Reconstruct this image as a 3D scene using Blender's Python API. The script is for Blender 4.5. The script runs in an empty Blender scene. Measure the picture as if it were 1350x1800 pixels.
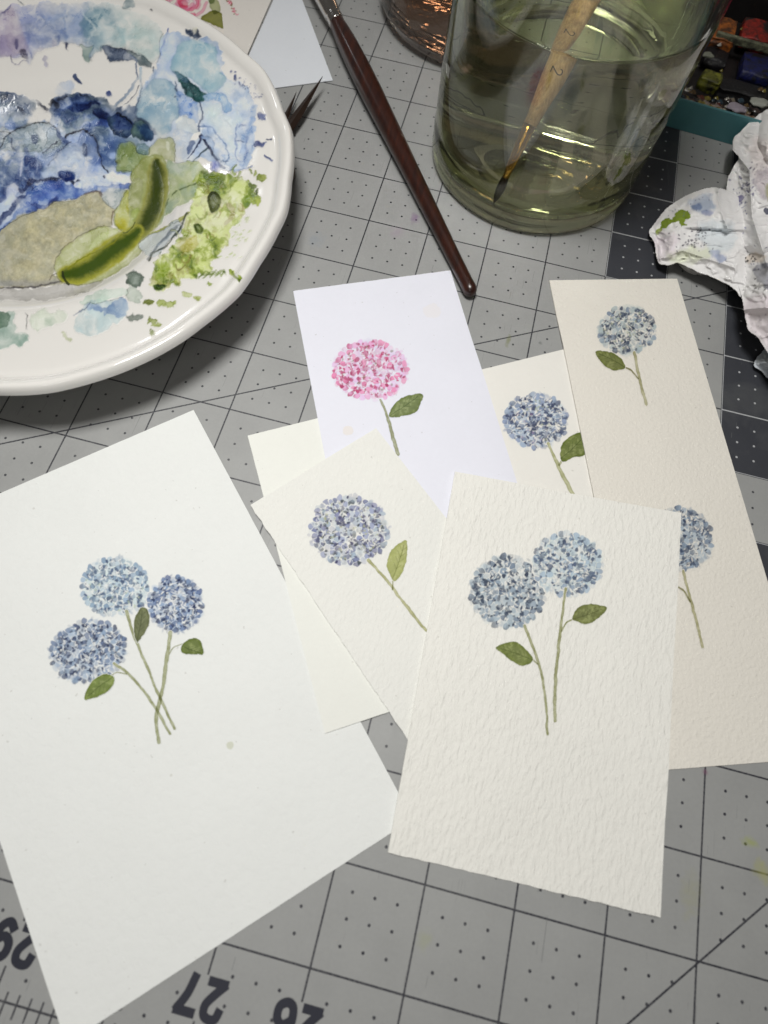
import bpy, bmesh, math, random
import numpy as np
from mathutils import Vector, Matrix

# ---------------------------------------------------------------- camera, world, light
sc = bpy.context.scene
COL = sc.collection
MM = 0.001
INCH = 0.0254
CAMP = np.array([0.07039739, -0.16412022, 0.178393])
ROTV = np.array([-0.34893064, 0.00835782, -0.25459225])
FOC = 971.94
_t = np.linalg.norm(ROTV); _k = ROTV / _t
_K = np.array([[0, -_k[2], _k[1]], [_k[2], 0, -_k[0]], [-_k[1], _k[0], 0]])
RC = np.eye(3) + np.sin(_t) * _K + (1 - np.cos(_t)) * _K @ _K      # world -> camera

cam = bpy.data.cameras.new('camera')
cam.sensor_fit = 'HORIZONTAL'; cam.sensor_width = 36.0
cam.lens = 36.0 * FOC / 1350.0
cam.clip_start = 0.005; cam.clip_end = 20
cam_o = bpy.data.objects.new('camera', cam); COL.objects.link(cam_o)
M4 = Matrix([[RC[j][i] for j in range(3)] + [CAMP[i]] for i in range(3)] + [[0, 0, 0, 1]])
cam_o.matrix_world = M4
cam.dof.use_dof = True
cam.dof.focus_distance = 0.215; cam.dof.aperture_fstop = 14.0
sc.camera = cam_o

world = bpy.data.worlds.new('World'); sc.world = world; world.use_nodes = True
bg = world.node_tree.nodes['Background']
bg.inputs['Color'].default_value = (0.64, 0.61, 0.58, 1)
bg.inputs['Strength'].default_value = 0.135

def area(name, loc, target, size, power, color, shape='DISK', sy=None, spread=180, caustic=False):
    l = bpy.data.lights.new(name, 'AREA'); l.shape = shape; l.size = size
    if sy: l.size_y = sy
    l.energy = power; l.color = color; l.spread = math.radians(spread)
    if caustic: l.cycles.is_caustics_light = True
    o = bpy.data.objects.new(name, l); COL.objects.link(o)
    o.location = loc
    o.rotation_euler = (Vector(target) - Vector(loc)).to_track_quat('-Z', 'Y').to_euler()
    return o
area('desk_lamp_light', (-0.02, -0.04, 0.58), (0.03, -0.10, 0), 0.19, 1.04, (1.0, 0.985, 0.95), spread=100)
area('window_light', (-0.90, 0.79, 0.66), (0, 0.05, 0), 0.07, 0.22, (0.92, 0.96, 1.0), 'RECTANGLE', 0.09)
area('warm_room_lamp', (0.10, 1.10, 0.34), (0.08, 0.08, 0.03), 0.06, 0.075, (1.0, 0.66, 0.42))

area('rim_highlight_strip', (-0.02, -0.95, 0.85), (-0.05, 0.0, 0), 0.34, 0.8, (1.0, 0.98, 0.95), 'RECTANGLE', 0.016)  # unseen strip lamp added behind the camera for highlight lines on the near plate rim

sc.view_settings.view_transform = 'Standard'; sc.view_settings.look = 'None'
sc.view_settings.exposure = 0.0; sc.view_settings.gamma = 1.0
sc.render.engine = 'CYCLES'
cy = sc.cycles
cy.max_bounces = 16; cy.transmission_bounces = 16; cy.glossy_bounces = 6; cy.diffuse_bounces = 4
cy.transparent_max_bounces = 8; cy.sample_clamp_indirect = 40.0; cy.use_denoising = True
cy.caustics_refractive = True; cy.caustics_reflective = True; cy.blur_glossy = 0.3

# ---------------------------------------------------------------- photo geometry helpers
def un(p, z=0.0):
    """point where the photo's ray through pixel p meets height z (metres)"""
    p = np.asarray(p, float)
    d = np.stack([(p[..., 0] - 675) / FOC, -(p[..., 1] - 900) / FOC, -np.ones(p.shape[:-1])], -1) @ RC
    t = (z - CAMP[2]) / d[..., 2]
    return CAMP + d * t[..., None]

def s2l(c):
    c = np.asarray(c, float) / 255.0
    return np.where(c <= 0.04045, c / 12.92, ((c + 0.055) / 1.055) ** 2.4)

def rgba(c): return tuple(float(v) for v in s2l(c)) + (1.0,)

# ---------------------------------------------------------------- numpy noise
_rt = np.random.RandomState(7).rand(512, 512)
def vnoise(x, y, seed=0):
    x = np.asarray(x, float) + seed * 37.13; y = np.asarray(y, float) + seed * 91.7
    xi = np.floor(x).astype(int); yi = np.floor(y).astype(int)
    fx = x - xi; fy = y - yi
    fx = fx * fx * (3 - 2 * fx); fy = fy * fy * (3 - 2 * fy)
    a = _rt[yi % 512, xi % 512]; b = _rt[yi % 512, (xi + 1) % 512]
    c = _rt[(yi + 1) % 512, xi % 512]; d = _rt[(yi + 1) % 512, (xi + 1) % 512]
    return (a * (1 - fx) + b * fx) * (1 - fy) + (c * (1 - fx) + d * fx) * fy
def fbm(x, y, seed=0, octv=4):
    s = 0; a = 0.5; t = 0
    for i in range(octv):
        s = s + a * vnoise(x * 2 ** i, y * 2 ** i, seed + i * 5); t += a; a *= 0.55
    return s / t
def sstep(a, b, x):
    t = np.clip((x - a) / (b - a), 0, 1); return t * t * (3 - 2 * t)

def catmull(pts, closed=True, n=6):
    P = np.array(pts, float); out = []; N = len(P)
    rng = range(N) if closed else range(N - 1)
    for i in rng:
        if closed: p0, p1, p2, p3 = P[(i - 1) % N], P[i], P[(i + 1) % N], P[(i + 2) % N]
        else: p0, p1, p2, p3 = P[max(i - 1, 0)], P[i], P[i + 1], P[min(i + 2, N - 1)]
        for k in range(n):
            t = k / n
            out.append(0.5 * ((2 * p1) + (-p0 + p2) * t + (2 * p0 - 5 * p1 + 4 * p2 - p3) * t * t + (-p0 + 3 * p1 - 3 * p2 + p3) * t ** 3))
    if not closed: out.append(P[-1])
    return np.array(out)

def poly_sdf(X, Y, P):
    d = np.full(X.shape, 1e18); ins = np.zeros(X.shape, bool); N = len(P)
    for i in range(N):
        ax, ay = P[i]; bx, by = P[(i + 1) % N]
        ex, ey = bx - ax, by - ay; L = ex * ex + ey * ey + 1e-12
        t = np.clip(((X - ax) * ex + (Y - ay) * ey) / L, 0, 1)
        d = np.minimum(d, (X - ax - t * ex) ** 2 + (Y - ay - t * ey) ** 2)
        c = (ay > Y) != (by > Y)
        with np.errstate(divide='ignore', invalid='ignore'):
            xx = ex * (Y - ay) / (ey if abs(ey) > 1e-12 else 1e-12) + ax
        ins ^= c & (X < xx)
    d = np.sqrt(d)
    return np.where(ins, d, -d)

def line_dist(X, Y, P):
    d = np.full(X.shape, 1e18); s = np.zeros(X.shape); N = len(P)
    for i in range(N - 1):
        ax, ay = P[i]; bx, by = P[i + 1]; ex, ey = bx - ax, by - ay; L = ex * ex + ey * ey + 1e-12
        t = np.clip(((X - ax) * ex + (Y - ay) * ey) / L, 0, 1)
        q = (X - ax - t * ex) ** 2 + (Y - ay - t * ey) ** 2
        m = q < d; d = np.where(m, q, d); s = np.where(m, (i + t) / (N - 1), s)
    return np.sqrt(d), s

EDGE_K = 1.0
class Canvas:
    """a sheet of watercolour: colour, cover and body (relief) of the paint"""
    def __init__(s, x0, y0, x1, y1, res=1.0, seed=1, base=(1, 1, 1)):
        s.x = np.arange(x0, x1, 1 / res); s.y = np.arange(y0, y1, 1 / res); s.x0 = x0; s.y0 = y0; s.res = res
        s.X, s.Y = np.meshgrid(s.x, s.y); h, w = s.X.shape
        s.c = np.ones((h, w, 3)) * np.array(base); s.a = np.zeros((h, w)); s.r = np.zeros((h, w)); s.k = np.zeros((h, w), int)
        s.seed = seed
    def box(s, P, m):
        i0 = max(0, int((P[:, 0].min() - m - s.x0) * s.res)); i1 = min(len(s.x), int((P[:, 0].max() + m - s.x0) * s.res) + 2)
        j0 = max(0, int((P[:, 1].min() - m - s.y0) * s.res)); j1 = min(len(s.y), int((P[:, 1].max() + m - s.y0) * s.res) + 2)
        return slice(j0, max(j1, j0)), slice(i0, max(i1, i0))
    def lay(s, sl, d, col, a, edge, ew, soft, var, vs, mode, rel, cls, ecol, seed, col2=None, g=None, av=0.0):
        X = s.X[sl]; Y = s.Y[sl]
        m = np.clip(d / soft + 0.5, 0, 1)
        n = fbm(X / vs, Y / vs, seed + 3, 4)
        c = s2l(col)[None, None, :] * np.ones(X.shape + (1,))
        if col2 is not None:
            t = g if g is not None else sstep(.35, .65, fbm(X / (vs * 1.3), Y / (vs * 1.3), seed + 9, 3))
            c = c * (1 - t[..., None]) + s2l(col2) * t[..., None]
        c = c * (1 + var * (n - 0.5) * 2)[..., None]
        e = edge * EDGE_K * np.exp(-np.maximum(d, 0) / ew)
        if ecol is None: c = c * (1 - e[..., None])
        else: c = c * (1 - e[..., None]) + s2l(ecol) * e[..., None]
        A = a * m * (1 - av * np.clip((n - .35) * 2.4, 0, 1)); A = np.clip(A + m * e * 0.5 * (A > 0), 0, 1)[..., None]
        if mode == 'mul': s.c[sl] = s.c[sl] * (1 - A) + s.c[sl] * c * A
        else: s.c[sl] = s.c[sl] * (1 - A) + c * A
        s.a[sl] = np.maximum(s.a[sl], A[..., 0])
        s.r[sl] = s.r[sl] * (1 - m) + m * np.maximum(s.r[sl], rel * sstep(0, 6, d) + rel * .7 * e)
        if cls is not None: s.k[sl] = np.where(m > 0.5, cls, s.k[sl])
    def blob(s, pts, col, a=0.9, edge=0.3, ew=1.6, soft=1.5, wob=3.0, ws=13.0, var=0.12, vs=18.0, mode='mix', rel=0.05, cls=None, ecol=None, smooth=True, **k):
        P = catmull(pts) if smooth else np.array(pts, float)
        sl = s.box(P, soft + wob * 1.5 + 3)
        X = s.X[sl]; Y = s.Y[sl]
        if X.size == 0: return
        s.seed += 1; sd = s.seed
        wx = X + wob * 2 * (fbm(X / ws, Y / ws, sd, 3) - .5) * 1.6; wy = Y + wob * 2 * (fbm(X / ws, Y / ws, sd + 50, 3) - .5) * 1.6
        s.lay(sl, poly_sdf(wx, wy, P), col, a, edge, ew, soft, var, vs, mode, rel, cls, ecol, sd, **k)
    def stroke(s, pts, w, col, a=0.9, edge=0.2, ew=1.2, soft=1.2, wob=1.2, ws=9.0, var=0.12, vs=12.0, mode='mix', rel=0.03, cls=None, ecol=None, w2=None, prof=None, **k):
        P = catmull(pts, closed=False); W = max(w, w2 or 0)
        sl = s.box(P, W + soft + wob * 1.5 + 2); X = s.X[sl]; Y = s.Y[sl]
        if X.size == 0: return
        s.seed += 1; sd = s.seed
        wx = X + wob * 3.2 * (fbm(X / ws, Y / ws, sd, 3) - .5); wy = Y + wob * 3.2 * (fbm(X / ws, Y / ws, sd + 50, 3) - .5)
        d, t = line_dist(wx, wy, P)
        ww = w if w2 is None else w + (w2 - w) * t
        if prof is not None: ww = W * np.interp(t, prof[0], prof[1])
        ww = ww * (0.8 + 0.4 * fbm(X / 7, Y / 7, sd + 77, 2))
        s.lay(sl, ww / 2 - d, col, a, edge, ew, soft, var, vs, mode, rel, cls, ecol, sd, **k)
    def dab(s, x, y, rx, ry, ang, col, a=0.8, edge=0.25, ew=0.8, soft=1.0, mode='mix', cls=None, tip=0.0):
        R = max(rx, ry) + 2; i0 = int((x - R - s.x0) * s.res); i1 = int((x + R - s.x0) * s.res) + 2; j0 = int((y - R - s.y0) * s.res); j1 = int((y + R - s.y0) * s.res) + 2
        i0, j0 = max(i0, 0), max(j0, 0); i1 = min(i1, len(s.x)); j1 = min(j1, len(s.y))
        if i1 <= i0 or j1 <= j0: return
        sl = (slice(j0, j1), slice(i0, i1)); X = s.X[sl] - x; Y = s.Y[sl] - y
        c_, s_ = math.cos(ang), math.sin(ang); u = (X * c_ + Y * s_) / rx; v = (-X * s_ + Y * c_) / ry
        v = v * (1 + tip * u)
        d = (1 - np.sqrt(u * u + v * v)) * min(rx, ry)
        m = np.clip(d / soft + .5, 0, 1) * a
        e = edge * np.exp(-np.maximum(d, 0) / ew)
        c = np.asarray(col) * (1 - e[..., None]); A = m[..., None]
        if mode == 'mul': s.c[sl] = s.c[sl] * (1 - A + c * A)
        else: s.c[sl] = s.c[sl] * (1 - A) + c * A
        s.a[sl] = np.maximum(s.a[sl], m)
        if cls is not None: s.k[sl] = np.where(m > .4, cls, s.k[sl])

# ---------------------------------------------------------------- mesh helpers
def link(name, me, mat=None, parent=None):
    o = bpy.data.objects.new(name, me); COL.objects.link(o)
    if mat is not None and me is not None: me.materials.append(mat)
    if parent is not None:
        o.parent = parent
        o.matrix_parent_inverse = Matrix.Translation(-Vector(parent.location)) if parent.type == 'EMPTY' or parent.location.length > 0 else Matrix()
    return o
def tag(o, label=None, cat=None, group=None, kind=None):
    if label: o['label'] = label
    if cat: o['category'] = cat
    if group: o['group'] = group
    if kind: o['kind'] = kind
    return o
def thing(name, label, cat, loc, group=None):
    o = bpy.data.objects.new(name, None); COL.objects.link(o); o.location = loc; o.empty_display_size = 0.01
    return tag(o, label, cat, group)
def mesh_np(name, V, F, col=None, smooth=True):
    """fast mesh from arrays; F is (n,4) or (n,3)"""
    me = bpy.data.meshes.new(name); V = np.asarray(V, np.float32); F = np.asarray(F, np.int32)
    k = F.shape[1]
    me.vertices.add(len(V)); me.vertices.foreach_set('co', V.ravel())
    me.loops.add(F.size); me.loops.foreach_set('vertex_index', F.ravel())
    me.polygons.add(len(F)); me.polygons.foreach_set('loop_start', np.arange(0, F.size, k, dtype=np.int32))
    me.polygons.foreach_set('loop_total', np.full(len(F), k, np.int32))
    me.polygons.foreach_set('use_smooth', np.full(len(F), smooth))
    me.update(calc_edges=True)
    if col is not None:
        at = me.color_attributes.new('pig', 'FLOAT_COLOR', 'POINT')
        c4 = np.ones((len(V), 4), np.float32); c4[:, :3] = col; at.data.foreach_set('color', c4.ravel())
    me.validate()
    return me
def grid_mesh(name, P, mask=None, col=None, flip=False):
    """P (h,w,3) grid; mask (h,w) vertices to keep"""
    h, w = P.shape[:2]; idx = np.arange(h * w).reshape(h, w)
    F = np.stack([idx[:-1, :-1], idx[:-1, 1:], idx[1:, 1:], idx[1:, :-1]], -1).reshape(-1, 4)
    if not flip: F = F[:, ::-1]
    if mask is not None:
        mk = mask.ravel(); F = F[mk[F].any(1)] if mask.dtype == bool else F
    used = np.unique(F); rm = np.full(h * w, -1); rm[used] = np.arange(len(used))
    return mesh_np(name, P.reshape(-1, 3)[used], rm[F], None if col is None else col.reshape(-1, 3)[used])
CASTERS = []
def lathe(name, prof, n=64, center=(0, 0, 0), mod=None, closed=False):
    """prof list of (r,z); spins round z; r==0 ends closed"""
    V = []; F = []
    for j, (r, z) in enumerate(prof):
        for i in range(n):
            a = 2 * math.pi * i / n; rr = r * (mod(a, z, r) if mod else 1)
            V.append((center[0] + rr * math.cos(a), center[1] + rr * math.sin(a), center[2] + z))
    m = len(prof)
    for j in range(m - 1 if not closed else m):
        for i in range(n):
            a, b = j * n + i, j * n + (i + 1) % n; c, d = ((j + 1) % m) * n + (i + 1) % n, ((j + 1) % m) * n + i
            F.append((a, b, c, d))
    me = mesh_np(name, V, F)
    bm = bmesh.new(); bm.from_mesh(me); bmesh.ops.remove_doubles(bm, verts=bm.verts, dist=1e-7)
    bmesh.ops.recalc_face_normals(bm, faces=bm.faces); bm.to_mesh(me); bm.free()
    return me
def box_bm(bm, c, s, rz=0.0, bevel=0.0, M=None):
    r = bmesh.ops.create_cube(bm, size=1.0)
    vs = r['verts']
    T = Matrix.Translation(c) @ Matrix.Rotation(rz, 4, 'Z') @ Matrix.Diagonal((s[0], s[1], s[2], 1))
    if M is not None: T = M @ T
    bmesh.ops.transform(bm, matrix=T, verts=vs)
    if bevel > 0:
        es = list({e for v in vs for e in v.link_edges})
        bmesh.ops.bevel(bm, geom=es, offset=bevel, segments=2, affect='EDGES', profile=0.6)
def bm_mesh(bm, name, smooth=False):
    me = bpy.data.meshes.new(name); bm.to_mesh(me); bm.free()
    if smooth:
        for p in me.polygons: p.use_smooth = True
    return me

# ---------------------------------------------------------------- node helpers
class NB:
    def __init__(s, name):
        s.m = bpy.data.materials.new(name); s.m.use_nodes = True; s.t = s.m.node_tree; s.t.nodes.clear()
        s.out = s.t.nodes.new('ShaderNodeOutputMaterial')
    def n(s, typ, ins=None, **props):
        nd = s.t.nodes.new(typ)
        for k, v in props.items(): setattr(nd, k, v)
        for k, v in (ins or {}).items():
            i = nd.inputs[k]
            if isinstance(v, bpy.types.NodeSocket): s.t.links.new(v, i)
            else: i.default_value = v
        return nd
    def math(s, op, a, b=None, c=None):
        ins = {0: a}
        if b is not None: ins[1] = b
        if c is not None: ins[2] = c
        return s.n('ShaderNodeMath', ins, operation=op).outputs[0]
    def mix(s, f, a, b, mode='MIX'):
        return s.n('ShaderNodeMix', {0: f, 6: a, 7: b}, data_type='RGBA', blend_type=mode).outputs[2]
    def ramp(s, f, lo, hi):
        return s.n('ShaderNodeMapRange', {0: f, 1: lo, 2: hi, 3: 0.0, 4: 1.0}).outputs[0]
    def noise(s, vec, scale, detail=3.0, rough=0.5, dist=0.0):
        return s.n('ShaderNodeTexNoise', {'Vector': vec, 'Scale': scale, 'Detail': detail, 'Roughness': rough, 'Distortion': dist}).outputs[0]
    def pos(s): return s.n('ShaderNodeNewGeometry').outputs['Position']
    def vmap(s, vec, scale=(1, 1, 1), rot=(0, 0, 0)):
        return s.n('ShaderNodeMapping', {'Vector': vec, 'Scale': scale, 'Rotation': rot}).outputs[0]
    def bump(s, h, strength=0.5, dist=0.0002, normal=None):
        ins = {'Height': h, 'Strength': strength, 'Distance': dist}
        if normal is not None: ins['Normal'] = normal
        return s.n('ShaderNodeBump', ins).outputs[0]
    def bsdf(s, **ins):
        mp = {k.replace('_', ' '): v for k, v in ins.items()}
        b = s.n('ShaderNodeBsdfPrincipled', mp); s.t.links.new(b.outputs[0], s.out.inputs[0]); return b
    def attr(s, name='pig'): return s.n('ShaderNodeAttribute', attribute_name=name).outputs['Color']

def simple(name, col, rough=0.5, metal=0.0, var=0.08, scale=300.0, bump=0.0, bscale=800.0, **kw):
    b = NB(name); p = b.pos()
    n = b.noise(p, scale, 4)
    c = rgba(col); f = b.math('MULTIPLY_ADD', n, 2 * var, 1 - var)
    cc = b.n('ShaderNodeVectorMath', {0: c[:3], 'Scale': f}, operation='SCALE').outputs[0]
    ins = dict(Base_Color=cc, Roughness=rough, Metallic=metal); ins.update(kw)
    if bump > 0: ins['Normal'] = b.bump(b.noise(p, bscale, 3), bump, 0.0002)
    b.bsdf(**ins)
    return b.m

# ---------------------------------------------------------------- cutting mat
def mat_material():
    b = NB('printed_mat'); p = b.pos()
    sx = b.n('ShaderNodeSeparateXYZ', {0: p}); u = b.math('DIVIDE', sx.outputs[0], INCH); v = b.math('DIVIDE', sx.outputs[1], INCH)
    M = b.math
    def near_int(x, half):   # 1 inside |x - round(x)| < half
        d = M('ABSOLUTE', M('SUBTRACT', x, M('ROUND', x))); return M('LESS_THAN', d, half)
    def rng(x, lo, hi): return M('MULTIPLY', M('GREATER_THAN', x, lo), M('LESS_THAN', x, hi))
    lw = 0.0105
    vert = M('MULTIPLY', near_int(u, lw), M('GREATER_THAN', v, -9.29))
    hor = M('MULTIPLY', near_int(v, lw), M('GREATER_THAN', v, -9.5))
    grid = M('MAXIMUM', vert, hor)
    # slanted guide lines
    def diag(slope, u0, v0):
        return M('LESS_THAN', M('ABSOLUTE', M('SUBTRACT', M('MULTIPLY_ADD', u, slope, v0 - slope * u0), v)), lw * math.sqrt(1 + slope * slope))
    d30 = diag(math.tan(math.radians(30)), 7.0, 1.29)
    d45 = M('MULTIPLY', diag(1.0, 7.0, -8.03), M('GREATER_THAN', v, -9.0))
    lines = M('MAXIMUM', grid, M('MAXIMUM', d30, d45))
    # ruler along the near edge
    base = M('LESS_THAN', M('ABSOLUTE', M('ADD', v, 9.955)), lw)
    tk = M('MULTIPLY', near_int(M('MULTIPLY', u, 8.0), 0.075), rng(v, -10.075, -9.87))
    tk = M('MULTIPLY', tk, M('LESS_THAN', u, 30.0))
    tkl = M('MULTIPLY', near_int(u, lw), rng(v, -10.3, -9.68))
    lines = M('MAXIMUM', lines, M('MAXIMUM', base, M('MAXIMUM', tk, tkl)))
    # quarter inch dots
    u4 = M('MULTIPLY', u, 4.0); v4 = M('MULTIPLY', v, 4.0)
    du = M('SUBTRACT', u4, M('ROUND', u4)); dv = M('SUBTRACT', v4, M('ROUND', v4))
    dd = M('ADD', M('MULTIPLY', du, du), M('MULTIPLY', dv, dv))
    dot = M('MULTIPLY', M('LESS_THAN', dd, 0.0048), M('GREATER_THAN', v, -9.8))
    dot = M('MULTIPLY', dot, M('SUBTRACT', 1.0, M('MAXIMUM', near_int(u, .05), near_int(v, .05))))
    ink = M('MAXIMUM', lines, dot)
    # dark measuring squares
    dk = M('MAXIMUM', M('MULTIPLY', rng(u, 5.0, 6.0), rng(v, 1.0, 6.0)),
           M('MAXIMUM', M('MULTIPLY', rng(u, 7.0, 8.0), rng(v, -2.0, 5.0)), M('MULTIPLY', rng(u, 7.0, 8.0), rng(v, -4.0, -3.0))))
    dk = M('MAXIMUM', dk, M('MULTIPLY', rng(u, 8.0, 9.0), rng(v, -3.0, -2.0)))
    n1 = b.noise(p, 60, 5, 0.6); n2 = b.noise(p, 900, 3); n3 = b.noise(b.vmap(p, (1, .15, 1), (0, 0, .6)), 260, 2)
    tone = M('MULTIPLY_ADD', n1, 0.22, M('MULTIPLY_ADD', n2, 0.10, 0.84))
    light = b.n('ShaderNodeVectorMath', {0: rgba((149, 150, 149))[:3], 'Scale': tone}, operation='SCALE').outputs[0]
    dark = b.n('ShaderNodeVectorMath', {0: rgba((54, 56, 62))[:3], 'Scale': tone}, operation='SCALE').outputs[0]
    basec = b.mix(dk, light, dark)
    inkc = b.mix(dk, rgba((30, 31, 42)), rgba((176, 178, 180)))
    wear = M('MULTIPLY_ADD', b.ramp(b.noise(p, 1500, 2), .35, .6), 0.22, 0.78)
    col = b.mix(M('MULTIPLY', ink, wear), basec, inkc)
    # soaked-in paint marks: (u, v, radius, colour, strength)
    for (mu, mv, r, c, st, ax) in [(1.72, 1.28, .10, (120, 80, 130), .5, 1.6), (1.5, .9, .16, (150, 130, 150), .35, 1), (7.55, -6.72, .12, (150, 160, 60), .5, .6),
                                   (7.7, -6.98, .15, (160, 160, 90), .5, 1), (3.67, -.7, .05, (110, 115, 60), .6, 3), (.28, .35, .2, (120, 135, 150), .25, 1), (2.3, 2.7, .15, (130, 145, 155), .3, 1),
                                   (1.0, -4.4, .045, (70, 70, 110), .8, 1), (7.0, -6.1, .05, (110, 60, 90), .5, 1), (1.35, 2.15, .07, (70, 90, 120), .55, 1), (4.1, -8.5, .1, (150, 155, 110), .3, 1.5), (6.9, -7.4, .15, (150, 150, 110), .3, 2), (-.5, -3.55, .1, (100, 115, 115), .3, .7), (4.15, -.6, .04, (80, 85, 85), .6, 1)]:
        q = M('ADD', M('POWER', M('DIVIDE', M('SUBTRACT', u, mu), r), 2.0), M('POWER', M('DIVIDE', M('SUBTRACT', v, mv), r * ax), 2.0))
        q = M('SQRT', q)
        nn = M('MULTIPLY_ADD', b.noise(p, 420, 3), 1.6, q)
        f = M('MULTIPLY', M('SUBTRACT', 1.0, b.ramp(nn, 1.0, 1.75)), st)
        col = b.mix(f, col, rgba(c))
    # cut scratches
    scr = M('MULTIPLY', M('GREATER_THAN', b.noise(b.vmap(p, (1.0, .06, 1), (0, 0, .9)), 1300, 1), 0.78), 0.35)
    col = b.mix(scr, col, rgba((120, 122, 120)))
    for (ang_, sc_, th_) in ((.35, 70, .71), (1.25, 90, .73), (-.5, 60, .72)):
        w_ = b.noise(b.vmap(p, (1.0, .012, 1), (0, 0, ang_)), 2600, 0); g_ = b.noise(p, sc_, 1)
        col = b.mix(M('MULTIPLY', M('MULTIPLY', M('GREATER_THAN', w_, .80), M('GREATER_THAN', g_, .60)), .45), col, rgba((96, 98, 98)))
    sm = b.ramp(b.noise(p, 34, 4, .6, .8), .54, .72); col = b.mix(M('MULTIPLY', sm, .07), col, rgba((176, 178, 172)))
    h = M('ADD', M('MULTIPLY', n2, 0.5), M('ADD', M('MULTIPLY', ink, 0.5), b.noise(p, 2600, 2)))
    b.bsdf(Base_Color=col, Roughness=M('MULTIPLY_ADD', n3, 0.18, 0.42), Normal=b.bump(h, 0.35, 0.00006))
    return b.m
MATM = mat_material()
bm = bmesh.new(); box_bm(bm, (0.12, 0.30, -0.0265), (3.2, 2.6, 0.05))
tag(link('tabletop', bm_mesh(bm, 'tabletop'), simple('dark_wood_table', (92, 74, 60), 0.5, scale=30)), kind='structure')
mat = thing('cutting_mat', 'grey self healing cutting mat printed with an inch grid, spread under everything', 'cutting mat', (0.0, 0.0, 0.0))
bm = bmesh.new(); box_bm(bm, (0.08, 0.12, -0.00075), (0.92, 0.80, 0.0015), bevel=0.0003)
link('mat_sheet', bm_mesh(bm, 'mat_sheet'), MATM, mat)
NUMM = simple('numeral_ink', (36, 38, 50), 0.45, var=.1, scale=1500)
DIG = {'0': [[(.5, 1), (.14, .8), (.1, .5), (.14, .2), (.5, 0), (.86, .2), (.9, .5), (.86, .8), (.5, 1)]], '1': [[(.2, .75), (.55, 1), (.55, 0)]],
       '2': [[(.12, .74), (.22, .95), (.5, 1.0), (.8, .92), (.86, .68), (.62, .42), (.16, .06)], [(.12, .03), (.9, .03)]], '3': [[(.12, .8), (.4, 1), (.8, .88), (.74, .6), (.42, .54), (.8, .46), (.86, .16), (.45, 0), (.1, .18)]],
       '4': [[(.7, 0), (.7, 1)], [(.68, .98), (.08, .3)], [(.08, .3), (.95, .3)]], '5': [[(.85, .97), (.22, .97)], [(.22, .97), (.16, .52)], [(.18, .54), (.5, .64), (.86, .46), (.84, .14), (.45, 0), (.1, .16)]],
       '6': [[(.84, .84), (.55, 1), (.22, .82), (.12, .45), (.2, .1), (.5, 0), (.84, .14), (.86, .44), (.56, .6), (.2, .46)]], '7': [[(.08, .96), (.92, .96)], [(.88, .94), (.56, .5), (.4, 0)]],
       '8': [[(.5, .54), (.16, .66), (.2, .94), (.5, 1), (.8, .94), (.84, .66), (.5, .54), (.12, .4), (.14, .08), (.5, 0), (.86, .08), (.88, .4), (.5, .54)]], '9': [[(.16, .16), (.45, 0), (.78, .18), (.88, .55), (.8, .9), (.5, 1), (.16, .86), (.14, .56), (.44, .4), (.8, .54)]]}
def digits_mesh(txt, h, pen):
    """flat bold figures, centred on the origin, as ribbons"""
    V = []; F = []; w = h * .66; adv = w * 1.28; x0 = -adv * len(txt) / 2 + (adv - w) / 2; zz = 0
    for i, ch in enumerate(txt):
        for st in DIG[ch]:
            P = catmull([(x0 + i * adv + x * w, (y - .5) * h) for x, y in st], False, 7) if len(st) > 2 else np.array([(x0 + i * adv + x * w, (y - .5) * h) for x, y in st])
            T = np.gradient(P, axis=0); T /= np.linalg.norm(T, axis=1)[:, None] + 1e-12; N = np.stack([-T[:, 1], T[:, 0]], 1) * pen / 2
            P = np.concatenate([[P[0] - T[0] * pen * .3], P, [P[-1] + T[-1] * pen * .3]]); N = np.concatenate([N[:1], N, N[-1:]]); b0 = len(V); zz += .000006
            for p, n_ in zip(P, N): zz += .0000015; V += [(p[0] + n_[0], p[1] + n_[1], zz), (p[0] - n_[0], p[1] - n_[1], zz)]
            for k in range(len(P) - 1): F.append((b0 + 2 * k, b0 + 2 * k + 1, b0 + 2 * k + 3, b0 + 2 * k + 2))
    return mesh_np('figures', V, F, smooth=False)
def numeral(txt, u, v, size=0.0080, name='printed_numeral', rz=math.pi):
    me = digits_mesh(txt, size, .0021); me.transform(Matrix.Translation((u * INCH, v * INCH, 0.00004)) @ Matrix.Rotation(rz, 4, 'Z'))
    return link(name, me, NUMM, mat)
for k in range(-3, 12): numeral(str(29 - k), k, -9.48)

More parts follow.
